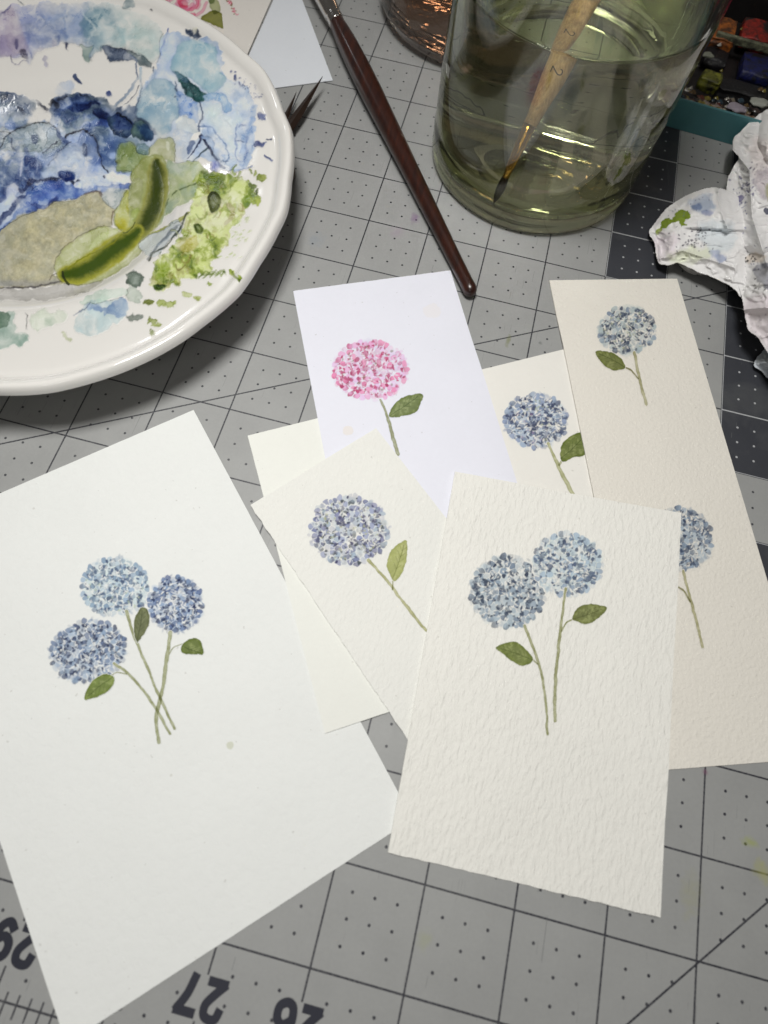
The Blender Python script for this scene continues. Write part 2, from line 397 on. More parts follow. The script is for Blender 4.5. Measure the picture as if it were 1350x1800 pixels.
# ---------------------------------------------------------------- paper
def paper_material(name, col, tex, strength, paint=False, stretch=(1, 1, 1), rot=0.0, rough=0.75, blot=()):
    b = NB(name); p = b.pos()
    v = b.vmap(p, stretch, (0, 0, rot))
    n = b.noise(v, tex, 3.0, 0.55, 0.3); nf = b.noise(p, 5200, 2); nl = b.noise(p, 45, 3)
    tone = b.math('MULTIPLY_ADD', nl, 0.05, b.math('MULTIPLY_ADD', n, 0.035, 0.958))
    c = rgba(col)
    cc = b.n('ShaderNodeVectorMath', {0: c[:3], 'Scale': tone}, operation='SCALE').outputs[0]
    # a few specks of dried paint
    spk = b.math('GREATER_THAN', b.noise(p, 800, 0), 0.87)
    cc = b.mix(b.math('MULTIPLY', spk, 0.25), cc, rgba((140, 135, 125)))
    for (x, y, r, bc, st) in blot:
        w = un((x, y), .001); rr = r * 0.18 * MM
        q = b.n('ShaderNodeVectorMath', {0: p, 1: (float(w[0]), float(w[1]), float(w[2]))}, operation='DISTANCE').outputs['Value']
        q = b.math('MULTIPLY_ADD', b.noise(p, 500, 2), rr * .6, b.math('SUBTRACT', q, rr * .3))
        f = b.math('MULTIPLY', b.math('SUBTRACT', 1.0, b.ramp(q, rr * .8, rr)), st)
        cc = b.mix(f, cc, rgba(bc))
    if paint:
        cc = b.n('ShaderNodeVectorMath', {0: cc, 1: b.attr()}, operation='MULTIPLY').outputs[0]
    h = b.math('ADD', n, b.math('MULTIPLY', nf, 0.12))
    b.bsdf(Base_Color=cc, Roughness=rough, Normal=b.bump(h, strength, 0.0009), **{'Specular_IOR_Level': 0.25})
    return b.m

# support height field (mm grid over the table) that drapes card on card
GX0, GY0, GW, GH = -140, -330, 420, 620
HF = np.zeros((GH, GW))
gxx, gyy = np.meshgrid(np.arange(GW) + GX0, np.arange(GH) + GY0)
def dilate(a, r):
    for k in range(r):
        b_ = a.copy()
        b_[1:] = np.maximum(b_[1:], a[:-1]); b_[:-1] = np.maximum(b_[:-1], a[1:]); b_[:, 1:] = np.maximum(b_[:, 1:], a[:, :-1]); b_[:, :-1] = np.maximum(b_[:, :-1], a[:, 1:])
        a = b_
    return a
def boxblur(a, r):
    k = 2 * r + 1
    for ax in (0, 1):
        p_ = np.pad(a, [(r + 1, r) if i == ax else (0, 0) for i in (0, 1)], mode='edge'); c = np.cumsum(p_, ax)
        a = (c.take(range(k, c.shape[ax]), ax) - c.take(range(0, c.shape[ax] - k), ax)) / k
    return a
def sample(H, x, y):
    fx = np.clip(np.asarray(x) / MM - GX0, 0, GW - 1.001); fy = np.clip(np.asarray(y) / MM - GY0, 0, GH - 1.001)
    i = fx.astype(int); j = fy.astype(int); a = fx - i; b = fy - j
    return (H[j, i] * (1 - a) + H[j, i + 1] * a) * (1 - b) + (H[j + 1, i] * (1 - a) + H[j + 1, i + 1] * a) * b

CARDS = {}
def card(key, label, corners, thick, matargs, name='watercolour_card', cat='card', rough=(.05, .05, .05, .05), group=None, curl=None):
    """corners: four world points (mm) in order; rough: raggedness (mm) of each of the four edges"""
    global HF
    Cn = np.array(corners, float)
    S = poly_sdf(gxx.astype(float), gyy.astype(float), Cn)
    own = np.where(S > -5, HF, 0)
    z = boxblur(boxblur(boxblur(dilate(own, 9), 4), 4), 4) + .22
    if curl is not None: z = z + curl(gxx, gyy)
    top = z + thick
    HF = np.where(S > 0, np.maximum(HF, top), HF)
    topf = lambda x, y: sample(top, x, y) * MM
    m = paper_material('paper_' + key, *matargs['a'], **{k: v for k, v in matargs.items() if k != 'a'})
    mp = paper_material('painted_paper_' + key, *matargs['a'], paint=True, **{k: v for k, v in matargs.items() if k != 'a'})
    t = thing(name, label, cat, (float(Cn[:, 0].mean() * MM), float(Cn[:, 1].mean() * MM), float(sample(z, Cn[:, 0].mean() * MM, Cn[:, 1].mean() * MM)) * MM), group)
    ns, nt = 90, 140
    s = np.linspace(0, 1, ns); tt = np.linspace(0, 1, nt); Sg, Tg = np.meshgrid(s, tt)
    P = ((1 - Sg)[..., None] * (1 - Tg)[..., None] * Cn[0] + Sg[..., None] * (1 - Tg)[..., None] * Cn[1] + Sg[..., None] * Tg[..., None] * Cn[2] + (1 - Sg)[..., None] * Tg[..., None] * Cn[3])
    ctr = Cn.mean(0); sd = sum(map(ord, key))
    for e, (sl, amp) in enumerate(zip([(0, slice(None)), (slice(None), -1), (-1, slice(None)), (slice(None), 0)], rough)):
        q = P[sl]; along = np.arange(len(q)) * 1.3
        nrm = (Cn[(e + 1) % 4] - Cn[e]); nrm = np.array([nrm[1], -nrm[0]]); nrm /= np.linalg.norm(nrm)
        if np.dot(nrm, Cn[e] - ctr) < 0: nrm = -nrm
        jit = (fbm(along * .35, 0 * along, sd + e, 4) - .5) * 2 * amp
        P[sl] = q + nrm * jit[:, None]
    X = P[..., 0] * MM; Y = P[..., 1] * MM; Zt = sample(top, X, Y) * MM; Zb = Zt - thick * MM
    h, w = X.shape; idx = np.arange(h * w).reshape(h, w); N = h * w
    V = np.concatenate([np.stack([X, Y, Zt], -1).reshape(-1, 3), np.stack([X, Y, Zb], -1).reshape(-1, 3)])
    Ft = np.stack([idx[:-1, :-1], idx[:-1, 1:], idx[1:, 1:], idx[1:, :-1]], -1).reshape(-1, 4)
    loop = np.concatenate([idx[0, :-1], idx[:-1, -1], idx[-1, :0:-1], idx[:0:-1, 0]]); nx = np.roll(loop, -1)
    Fs = np.stack([loop, nx, nx + N, loop + N], -1)
    F = np.concatenate([Ft, Ft[:, ::-1] + N, Fs[:, ::-1]])
    me = mesh_np('paper_sheet', V, F, smooth=False)
    bm = bmesh.new(); bm.from_mesh(me); bmesh.ops.recalc_face_normals(bm, faces=bm.faces); bm.to_mesh(me); bm.free()
    link('paper_sheet', me, m, t)
    CARDS[key] = dict(t=t, top=topf, mp=mp, poly=Cn)
    return t
SHEETS = {}
def on_card(key, cv, name, lift, thr=0.03, label=None):
    SHEETS[key] = SHEETS.get(key, 0) + 1; lift = .00002 + .000018 * SHEETS[key]
    c = CARDS[key]; XY = np.stack([cv.X, cv.Y], -1); z = np.full(cv.X.shape, .001)
    for _ in range(5):
        W = un(XY, z); z = c['top'](W[..., 0], W[..., 1]) + lift
    W = un(XY, z)
    W[..., 2] = z
    ins = poly_sdf(W[..., 0] / MM, W[..., 1] / MM, c['poly']) > 0.4
    o = link(name, grid_mesh(name, W, (cv.a > thr) & ins, cv.c), c['mp'], c['t'])
    if label: o['label'] = label
    return o

def W2(pts, z=0.0008):
    return un(np.array(pts, float), z)[:, :2] / MM
def rect(p, ang, w, h):
    """rectangle from a corner p (mm), direction ang (deg), width along it and height to the right-hand side"""
    a = math.radians(ang); d = np.array([math.cos(a), math.sin(a)]); n = np.array([d[1], -d[0]]); p = np.array(p)
    return [p, p + d * w, p + d * w + n * h, p + n * h]

PW = dict(
    A=dict(a=((226, 228, 226), 380, .25), blot=[(404, 1311, 7, (200, 203, 185), .8), (300, 1363, 3, (190, 190, 180), .5)]),
    B=dict(a=((229, 230, 224), 500, .12)),
    C=dict(a=((228, 228, 223), 800, .5), stretch=(1, .6, 1), rot=-.7),
    D=dict(a=((224, 225, 235), 600, .06), rough=.6, blot=[(612, 757, 12, (224, 216, 206), .6), (760, 545, 22, (226, 222, 222), .5)]),
    E=dict(a=((228, 226, 220), 700, .10)),
    F=dict(a=((226, 222, 213), 800, .5)),
    G=dict(a=((232, 231, 225), 720, .8), stretch=(1.0, .42, 1), rot=.10),
    H=dict(a=((222, 216, 208), 600, .15)), I=dict(a=((218, 214, 208), 600, .12)), J=dict(a=((215, 219, 225), 600, .06)))

wA = W2([(340, 720)])[0]; DA = np.array([.702, -.712]); DB = np.array([-.726, -.688])
card('A', 'large white card painted with three blue hydrangeas, at the lower left', [wA, wA + 100 * DB, wA + 100 * DB + 151.6 * DA, wA + 151.6 * DA], .38, PW['A'])
wB = W2([(435, 765)])[0]
card('B', 'plain off-white card showing no flower, mostly covered by the pink and violet hydrangea cards', rect(wB, 31.7, 62, 103), .3, PW['B'], name='blank_card')
wE = W2([(985, 615)])[0]
card('E', 'cream card with a slate blue hydrangea, tucked between the pink one and the long card', rect(wE - 42 * np.array([math.cos(math.radians(31.7)), math.sin(math.radians(31.7))]), 31.7, 60, 95), .4, PW['E'])
wD = W2([(515, 510)], .0009)[0]
card('D', 'bright white card painted with one pink hydrangea, beside the end of the long brush', rect(wD, 26.1, 64.6, 104), .3, PW['D'], rough=(.18, .03, .03, .05))
wF = W2([(966, 492)], .0009)[0]
card('F', 'long narrow cream card with two blue hydrangeas one above the other, at the right', rect(wF, 17.8, 54.6, 183.6), .5, PW['F'])
wC = W2([(440, 888)], .0013)[0]
card('C', 'cream card with a single violet blue hydrangea and a light veined leaf', rect(wC, 49.7, 52, 118), .45, PW['C'], rough=(.05, .05, .05, .28))
wG = W2([(800, 828), (1195, 903), (1162, 1614), (682, 1500)], .0022)
card('G', 'rough textured card with two grey blue hydrangeas, topmost and nearest of the pile', wG, .6, PW['G'], rough=(.08, .04, .28, .06), curl=lambda x, y: 1.1 * np.clip((x - 120) / 46, 0, 1) ** 2 + .7 * np.clip((110 - x) / 26, 0, 1) ** 2 * np.clip((-150 - y) / 45, 0, 1))
wI = W2([(393, 60), (433, 104), (480, -8), (384, -20)], .0004)
card('H', 'small painting of a pink rose with green leaves, behind the plate', W2([(270, -60), (388, -60), (402, 95), (300, 60)], .0004), .3, PW['H'], name='rose_painting', cat='painting')
card('I', 'white card with a tiny pink sprig, between the rose painting and the blank card', W2([(383, -45), (496, -45), (406, 162), (396, 80)], .0006), .3, PW['I'], name='sprig_card')
card('J', 'blank bluish white card with a pointed corner, behind the scissor tips', W2([(500, -45), (515, -45), (585, 139), (410, 162)], .0010), .25, PW['J'], name='blank_card')

# ---------------------------------------------------------------- painted hydrangeas
def lc(c, paper=(224, 222, 214)):   # what the pigment lets through, relative to its paper
    return np.clip(s2l(c) / s2l(paper), 0, 1)
def hydrangea(key, cx, cy, rx, ry, wash, mids, darks, seed, rot=0.0, psize=1.0, extra=None, gap=1.0, dens=1.0):
    rx *= .965; ry *= .965; rnd = random.Random(seed); cv = Canvas(int(cx - rx - 16), int(cy - ry - 16), int(cx + rx + 16), int(cy + ry + 16), 1.35, seed)
    wash = lc(wash); mids = [lc(m) for m in mids]; darks = [lc(d) for d in darks]
    gy = lambda c: c if c[0] > c[2] * 1.02 else (c + (c.mean() - c) * .16) * np.array([.90, .965, .97])
    wash = gy(wash); mids = [gy(m) for m in mids]; darks = [gy(d) * .78 for d in darks]
    cr, sr = math.cos(rot), math.sin(rot)
    def place(r, t): x = r * rx * math.cos(t); y = r * ry * math.sin(t); return cx + x * cr - y * sr, cy + x * sr + y * cr
    # first pale wash, uneven and bleeding out at the rim
    for _ in range(int(170 * dens)):
        r = math.sqrt(rnd.random()); x, y = place(r * .97, rnd.random() * 6.283)
        cv.dab(x, y, rnd.uniform(4, 9), rnd.uniform(3, 7), rnd.random() * 3.14, 1 - (1 - wash) * rnd.uniform(.7, 1.15), rnd.uniform(.25, .6), .10, 1.5, 3.0, 'mix')
    cen = []; tries = 0; sp = 7.7 * psize * gap
    while tries < 9000 and len(cen) < 420:
        tries += 1; r = math.sqrt(rnd.random()) * 1.0; t = rnd.random() * 6.283; x, y = place(r, t)
        if r > .93 and rnd.random() < .5: continue
        if all((x - a) ** 2 + (y - b) ** 2 > sp * sp for a, b in cen): cen.append((x, y))
    # every dab is a wet petal that dried against its neighbours, leaving a thin pale seam
    X, Y = cv.X, cv.Y; wx = X + 3.4 * (fbm(X / 6, Y / 6, seed + 2, 3) - .5); wy = Y + 3.4 * (fbm(X / 6, Y / 6, seed + 4, 3) - .5)
    d1 = np.full(X.shape, 1e9); d2 = d1.copy(); idx = np.zeros(X.shape, int); gx = np.zeros(X.shape)
    for i, (x, y) in enumerate(cen):
        a = rnd.random() * 3.14; st = rnd.uniform(1.0, 1.5); u = (wx - x) * math.cos(a) + (wy - y) * math.sin(a); v = -(wx - x) * math.sin(a) + (wy - y) * math.cos(a)
        d = np.sqrt((u / st ** .5) ** 2 + (v * st ** .5) ** 2) * rnd.uniform(.88, 1.14)
        new = d < d1; d2 = np.where(new, d1, np.minimum(d2, d)); idx = np.where(new, i, idx); gx = np.where(new, u / 5.0, gx); d1 = np.where(new, d, d1)
    tone = np.array([rnd.random() for _ in cen]); lite = np.array([mids[rnd.randrange(len(mids))] for _ in cen]); drk = np.array([darks[rnd.randrange(len(darks))] for _ in cen]); al = np.array([rnd.choice([.35, .8, .9, .96]) * rnd.uniform(.85, 1.0) for _ in cen])
    T = np.clip((tone[idx] - .54) * 1.6 + .35 * gx + 1.3 * (fbm(X / 5, Y / 5, seed + 6, 3) - .5) + 1.2 * (fbm(X / 18, Y / 18, seed + 16, 2) - .5), 0, 1)[..., None]
    pc = lite[idx] * (1.06 - .12 * tone[idx])[..., None] * (1 - T) + drk[idx] * T
    rim_ = np.exp(-np.maximum(d2 - d1 - .9, 0) / .8) * .22; pc = pc * (1 - rim_[..., None])
    m = al[idx] * sstep(6.4 * psize, 5.2 * psize, d1) * np.maximum(sstep(.35, 1.6, d2 - d1), sstep(.5, .62, fbm(X / 10, Y / 10, seed + 8, 3)) * .9)
    cv.c = cv.c * (1 - m[..., None]) + np.clip(pc, 0, 1) * m[..., None]; cv.a = np.maximum(cv.a, m)
    def ink_dab(x, y, k):
        a = rnd.random() * 6.283; L = rnd.uniform(1.6, 4.0) * psize * k; dk = darks[rnd.randrange(len(darks))] * rnd.uniform(.85, 1.25)
        cv.dab(x, y, L, L * rnd.uniform(.4, .8), a, np.clip(dk, 0, 1), rnd.uniform(.6, 1.0), .1, .6, .9, 'mix', tip=rnd.uniform(-.7, .1))
    n_ = 0; t_ = 0
    while n_ < int(150 * dens) and t_ < 4000:
        t_ += 1; x, y = place(math.sqrt(rnd.random()) * .98, rnd.random() * 6.283); i = int((x - cv.x0) * cv.res); j = int((y - cv.y0) * cv.res)
        if d2[j, i] - d1[j, i] < 2.2 or rnd.random() < .12: ink_dab(x, y, 1.0); n_ += 1
    for _ in range(int(14 * dens)):
        x, y = place(math.sqrt(rnd.random()) * .9, rnd.random() * 6.283); ink_dab(x, y, 1.5)
    for _ in range(int(34 * dens)):
        x, y = place(rnd.uniform(.92, 1.08), rnd.random() * 6.283); m = mids[rnd.randrange(len(mids))]
        cv.dab(x, y, rnd.uniform(2, 5), rnd.uniform(1.5, 3.2), rnd.random() * 3.14, m, rnd.uniform(.2, .5), .15, .8, 1.6, 'mix')
    if extra:
        for (c, n, a) in extra:
            for _ in range(n):
                x, y = place(math.sqrt(rnd.random()) * .9, rnd.random() * 6.283)
                cv.dab(x, y, rnd.uniform(1.8, 3.6), rnd.uniform(1.2, 2.4), rnd.random() * 3.14, lc(c), a, .1, .6, 1.0, 'mix')
    # slivers of bare paper between the florets
    for _ in range(int(120 * dens)):
        x, y = place(math.sqrt(rnd.random()) * .95, rnd.random() * 6.283)
        aa = cv.a.copy(); cv.dab(x, y, rnd.uniform(1.6, 4.4), rnd.uniform(.7, 1.6), rnd.random() * 3.14, np.ones(3) * .98, rnd.uniform(.5, .95), 0, 1, 1.1); cv.a = aa
    return on_card(key, cv, 'painted_hydrangea', .00003, .02)
def stems(key, strokes, seed=3, col=(142, 144, 94), ecol=(106, 110, 56)):
    P = np.array([p for s in strokes for p in s[0]], float)
    cv = Canvas(int(P[:, 0].min() - 8), int(P[:, 1].min() - 8), int(P[:, 0].max() + 8), int(P[:, 1].max() + 8), 1.5, seed)
    for s in strokes:
        c = s[3] if len(s) > 3 else col
        n_ = 9; pr = [(s[1] + (s[2] - s[1]) * k / (n_ - 1)) * (.62 + .38 * vnoise(k * 1.7, seed * 3.1 + s[1], 5)) / max(s[1], s[2]) for k in range(n_)]
        cv.stroke(s[0], max(s[1], s[2]), lc_rgb(c), .86, .6, 1.0, 1.1, 1.0, 14, .3, 9, 'mul', prof=(np.linspace(0, 1, n_), pr), ecol=lc_rgb(ecol), av=.25)
    return on_card(key, cv, 'painted_stem', .00005, .05)
def lc_rgb(c, paper=(224, 222, 214)):
    l = np.clip(s2l(c) / s2l(paper), 0, 1); return np.where(l <= .0031308, l * 12.92, 1.055 * l ** (1 / 2.4) - .055) * 255
def leaf(key, pts, base, tip, col=(108, 116, 64), dark=(70, 80, 36), seed=5, light=(165, 172, 110)):
    P = np.array(pts, float); cv = Canvas(int(P[:, 0].min() - 6), int(P[:, 1].min() - 6), int(P[:, 0].max() + 6), int(P[:, 1].max() + 6), 2.0, seed)
    cv.blob(pts, lc_rgb(col), .97, .35, 1.6, 1.2, .9, 6, .22, 8, 'mul', col2=lc_rgb(light), g=.35 * sstep(.45, .75, fbm(cv.X[cv.box(catmull(pts), 1.2 + 1.35 + 3)] / 6, cv.Y[cv.box(catmull(pts), 1.2 + 1.35 + 3)] / 6, seed, 3)), ecol=lc_rgb(dark))
    b_ = np.array(base, float); t_ = np.array(tip, float); d = t_ - b_; L = np.linalg.norm(d); d /= L; n = np.array([-d[1], d[0]])
    a0 = cv.a.copy()
    cv.stroke([b_, b_ + d * L * .5 + n * 1.2, b_ + d * L * .9], 1.5, lc_rgb(dark), .6, .1, 1, 1.0, .5, 9, .1, 6, 'mix')
    for k in range(1, 5):
        q = b_ + d * L * (.12 + .16 * k)
        for sg in (-1, 1):
            cv.stroke([q, q + d * 4 + n * sg * 3.5, q + d * 9 + n * sg * 7], 1.1, lc_rgb(dark), .42, .1, 1, 1.0, .4, 9, .1, 6, 'mix')
    cv.a = np.where(a0 > .05, cv.a, 0)
    return on_card(key, cv, 'painted_leaf', .00007, .08)

hydrangea('A', 202, 1032, 60, 52, (212, 219, 224), [(150, 168, 190), (128, 148, 172), (178, 190, 200), (138, 158, 178)], [(84, 102, 136), (98, 114, 142)], 11, extra=[((175, 185, 150), 16, .5)])
hydrangea('A', 308, 1062, 49, 49, (170, 184, 206), [(94, 114, 156), (74, 94, 140), (126, 146, 180)], [(42, 56, 98), (54, 68, 106)], 12, psize=.95, dens=.8)
hydrangea('A', 155, 1145, 68, 55, (182, 192, 208), [(104, 122, 156), (84, 102, 140), (138, 154, 178)], [(50, 62, 98), (60, 72, 106)], 13, rot=-.25)
stems('A', [([(222, 1075), (236, 1120), (258, 1170), (280, 1225), (307, 1280)], 7, 5), ([(299, 1112), (293, 1160), (285, 1215), (275, 1260), (279, 1305)], 8, 7),
            ([(200, 1166), (225, 1185), (255, 1218), (277, 1250), (298, 1290)], 6, 5), ([(298, 1150), (305, 1138), (322, 1131)], 2, 2), ([(222, 1185), (205, 1182), (196, 1187)], 2, 2)], 4)
leaf('A', [(240, 1128), (235, 1105), (240, 1080), (250, 1067), (261, 1075), (262, 1095), (255, 1112), (243, 1127)], (241, 1126), (251, 1068), (100, 104, 68), (66, 72, 40), 1, (140, 142, 100))
leaf('A', [(318, 1142), (325, 1128), (343, 1121), (354, 1130), (357, 1149), (345, 1150), (325, 1149)], (320, 1136), (356, 1148), (98, 110, 48), (64, 78, 30), 2)
leaf('A', [(148, 1229), (160, 1200), (180, 1186), (198, 1188), (201, 1200), (190, 1215), (170, 1225)], (198, 1190), (149, 1228), (108, 122, 54), (70, 84, 32), 3)
hydrangea('C', 614, 932, 70, 63, (208, 210, 218), [(140, 144, 182), (116, 120, 160), (156, 168, 186), (130, 128, 166)], [(80, 76, 116), (90, 90, 124), (84, 90, 96)], 21, extra=[((168, 170, 128), 34, .55)])
stems('C', [([(648, 985), (680, 1020), (710, 1060), (750, 1109)], 6, 6, (168, 166, 112)), ([(690, 1036), (690, 1016)], 3, 2, (150, 148, 90))], 6)
leaf('C', [(691, 1020), (681, 1000), (681, 985), (690, 965), (713, 950), (716, 975), (708, 1005), (697, 1020)], (690, 1018), (712, 952), (160, 164, 100), (104, 110, 52), 4, (190, 190, 140))
hydrangea('D', 650, 650, 66, 53, (246, 206, 220), [(236, 158, 184), (224, 130, 160), (244, 184, 204)], [(192, 70, 108), (204, 88, 124)], 31, gap=1.08, extra=[((120, 120, 80), 14, .6)])
stems('D', [([(668, 702), (680, 730), (688, 760), (699, 798)], 5, 7)], 7)
leaf('D', [(684, 732), (692, 712), (710, 698), (742, 692), (739, 710), (728, 726), (705, 732)], (686, 730), (740, 693), (104, 116, 58), (70, 84, 38), 5)
hydrangea('E', 942, 740, 56, 48, (192, 202, 218), [(130, 144, 180), (110, 124, 158), (154, 168, 192)], [(66, 76, 112), (78, 88, 120)], 41, extra=[((150, 158, 120), 12, .5), ((150, 120, 150), 10, .4)])
stems('E', [([(963, 780), (980, 815), (990, 838), (1007, 868)], 6, 8, (158, 160, 108)), ([(983, 818), (988, 809)], 5, 4)], 8)
leaf('E', [(985, 793), (989, 780), (1002, 768), (1021, 760), (1036, 780), (1028, 800), (1009, 804), (988, 811)], (986, 806), (1030, 765), (96, 108, 46), (62, 76, 28), 6)
hydrangea('F', 1102, 580, 50, 42, (206, 210, 208), [(148, 164, 184), (116, 132, 158), (170, 182, 188)], [(68, 80, 106), (84, 94, 118)], 51, extra=[((170, 176, 140), 20, .5)], dens=.8)
hydrangea('F', 1195, 948, 58, 56, (194, 203, 212), [(138, 156, 180), (112, 130, 158), (162, 176, 194)], [(70, 86, 118), (80, 94, 122)], 52)
stems('F', [([(1115, 620), (1124, 665), (1136, 710)], 6, 6, (160, 158, 116)), ([(1098, 645), (1110, 652), (1122, 665)], 3, 3, (120, 116, 70))], 9)
stems('F', [([(1201, 1003), (1213, 1050), (1236, 1137)], 5, 6, (160, 158, 112)), ([(1188, 1030), (1203, 1040), (1214, 1058)], 4, 4, (130, 128, 80))], 9)
leaf('F', [(1047, 618), (1070, 618), (1090, 628), (1099, 645), (1092, 650), (1075, 650), (1058, 638)], (1098, 645), (1048, 619), (104, 112, 56), (74, 82, 38), 7)
leaf('F', [(1165, 1022), (1182, 1018), (1192, 1030), (1184, 1037), (1168, 1034)], (1190, 1030), (1166, 1025), (84, 84, 50), (56, 56, 34), 8)
hydrangea('G', 892, 1040, 66, 64, (194, 202, 207), [(136, 150, 168), (112, 126, 148), (158, 170, 182)], [(64, 76, 102), (76, 88, 110)], 61, psize=1.12)
hydrangea('G', 997, 992, 62, 56, (210, 217, 223), [(164, 180, 198), (140, 156, 180), (180, 192, 204)], [(86, 100, 130), (104, 118, 146)], 62, psize=1.12)
stems('G', [([(922, 1100), (945, 1160), (958, 1220), (962, 1290)], 6, 5), ([(937, 1160), (946, 1168)], 3, 3), ([(994, 1035), (985, 1110), (977, 1190), (975, 1268)], 6, 7), ([(988, 1110), (995, 1095), (1007, 1089)], 3, 3)], 10)
leaf('G', [(872, 1138), (890, 1130), (910, 1130), (930, 1148), (937, 1160), (920, 1170), (900, 1162), (885, 1150)], (936, 1160), (874, 1138), (108, 118, 58), (76, 88, 38), 9)
leaf('G', [(1006, 1088), (1015, 1070), (1035, 1062), (1066, 1068), (1050, 1088), (1030, 1097), (1015, 1093)], (1008, 1088), (1064, 1069), (106, 112, 60), (76, 82, 42), 10)
# rose and sprig on the cards behind the plate
cv = Canvas(280, -40, 395, 60, 1.4, 70)
for k in range(9):
    r = 30 - 3.1 * k; a0 = k * 1.1
    cv.stroke([(325 + 1.25 * r * math.cos(a0 + t) * 1.0, 4 + .9 * r * math.sin(a0 + t)) for t in (0, .7, 1.4, 2.1, 2.8, 3.6)], 6, lc_rgb([(238, 160, 180), (226, 120, 150), (244, 190, 205)][k % 3]), .8, .25, 1, 1.5, 1.5, 9, .1, 9, 'mul')
cv.dab(322, 6, 9, 7, .3, lc((214, 90, 130)), .7, .2, 1, 2, 'mul')
on_card('H', cv, 'painted_rose', .00003, .05)
cv = Canvas(340, -30, 398, 60, 1.4, 71)
cv.blob([(352, 34), (362, 24), (378, 18), (392, 26), (396, 50), (380, 46), (365, 40)], lc_rgb((120, 124, 50)), .95, .3, 2, 1.5, 1.5, 8, .2, 8, 'mul')
cv.blob([(372, -5), (384, 2), (388, 20), (376, 24), (368, 10)], lc_rgb((150, 160, 100)), .8, .3, 2, 1.5, 1.5, 8, .2, 8, 'mul')
cv.blob([(364, -20), (375, -18), (378, 2), (368, 4)], lc_rgb((120, 140, 90)), .8, .3, 2, 1.5, 1.5, 8, .2, 8, 'mul')
on_card('H', cv, 'painted_leaf', .00004, .05)
cv = Canvas(385, -20, 430, 40, 1.6, 72); rnd = random.Random(5)
for k in range(34):
    t = rnd.random(); x = 398 + 18 * t + rnd.uniform(-3, 3); y = -8 + 34 * t + rnd.uniform(-3, 3)
    cv.dab(x, y, rnd.uniform(1.2, 2.6), rnd.uniform(.8, 1.6), rnd.random() * 3, lc([(200, 90, 110), (150, 110, 60), (120, 120, 60), (226, 140, 160)][rnd.randrange(4)]), .8, .1, .6, .8, 'mul')
on_card('I', cv, 'painted_sprig', .00003, .05)

# ---------------------------------------------------------------- the plate
PC = np.array([-102.8, -8.0])   # centre, mm
rim_px = [(-60, 684), (0, 687), (45, 686), (85, 682), (140, 669), (205, 648), (270, 619), (320, 590), (352, 566), (382, 543), (419, 510), (455, 456), (489, 398), (504, 367), (512, 310), (517, 259), (514, 222), (500, 190), (484, 148), (467, 118), (434, 89), (393, 54), (350, 27), (310, 5), (270, -14)]
rw = un(np.array(rim_px, float), .0235)[:, :2] / MM - PC
ra = np.arctan2(rw[:, 1], rw[:, 0]); rr_ = np.hypot(rw[:, 0], rw[:, 1]); o_ = np.argsort(ra); ra = ra[o_]; rr_ = rr_[o_]
a_ext = np.concatenate([ra, np.linspace(ra[-1] + .25, ra[0] + 2 * math.pi - .25, 14)]); r_ext = np.concatenate([rr_, 104.2 + 1.3 * np.cos(np.linspace(0, 14 * math.pi / 2, 14) * 2)])
a_ext = np.concatenate([a_ext - 2 * math.pi, a_ext, a_ext + 2 * math.pi]); r_ext = np.tile(r_ext, 3)
aa = np.linspace(-math.pi, math.pi, 1441)[:-1]; re_ = np.interp(aa, a_ext, r_ext)
kr = np.hanning(15); kr /= kr.sum(); re_ = np.convolve(np.tile(re_, 3), kr, 'same')[1440:2880]
def r_edge(a): return np.interp(np.mod(np.asarray(a) + math.pi, 2 * math.pi) - math.pi, np.append(aa, math.pi), np.append(re_, re_[0]))
top_prof = np.array([(0, 4), (.30, 4), (.44, 4.1), (.48, 4.9), (.52, 7.2), (.56, 9.6), (.60, 11.2), (.68, 13.0), (.78, 15.6), (.86, 18.0), (.90, 19.2), (.925, 19.8), (.938, 20.6), (.950, 22.0), (.962, 23.0), (.975, 23.6), (.987, 23.4), (.996, 22.2), (1.0, 20.6)])
tp = catmull(top_prof, False, 6)
def s_of(x, y):
    r = np.hypot(x - PC[0], y - PC[1]); a = np.arctan2(y - PC[1], x - PC[0]); w = sstep(48, 82, r)
    return r / (104.0 * (1 - w) + r_edge(a) * w)
def plate_top(x, y): return np.interp(s_of(x, y), tp[:, 0], tp[:, 1])
bot = catmull([(.998, 20.6), (.985, 19.4), (.95, 17.6), (.86, 13.8), (.70, 9.6), (.60, 7.4), (.52, 4.2), (.50, 1.0), (.49, 0.05), (.47, 0.05), (.46, 1.6), (.30, 1.8), (0, 1.8)], False, 4)
allp = np.concatenate([tp, bot]); nA = 360
V = []
for (s_, z_) in allp:
    ang = np.arange(nA) / nA * 2 * math.pi - math.pi; r = s_ * 104.0
    for _ in range(8):
        w = sstep(48, 82, r); r = s_ * (104.0 * (1 - w) + r_edge(ang) * w)
    V.append(np.stack([(PC[0] + r * np.cos(ang)) * MM, (PC[1] + r * np.sin(ang)) * MM, np.full(nA, z_ * MM)], -1))
P = np.array(V); P = np.concatenate([P, P[:, :1]], 1)
me = grid_mesh('plate_body', P)
bm = bmesh.new(); bm.from_mesh(me); bmesh.ops.remove_doubles(bm, verts=bm.verts, dist=2e-7); bmesh.ops.dissolve_degenerate(bm, edges=bm.edges, dist=1e-8); bmesh.ops.recalc_face_normals(bm, faces=bm.faces); bm.to_mesh(me); bm.free()
for p_ in me.polygons: p_.use_smooth = True
plate = thing('china_plate', 'white scalloped china plate used as a palette, smeared with blue, grey and green watercolour', 'plate', (PC[0] * MM, PC[1] * MM, 0))
b = NB('white_glaze'); p_ = b.pos()
n = b.noise(p_, 90, 3); n2 = b.noise(p_, 14, 2)
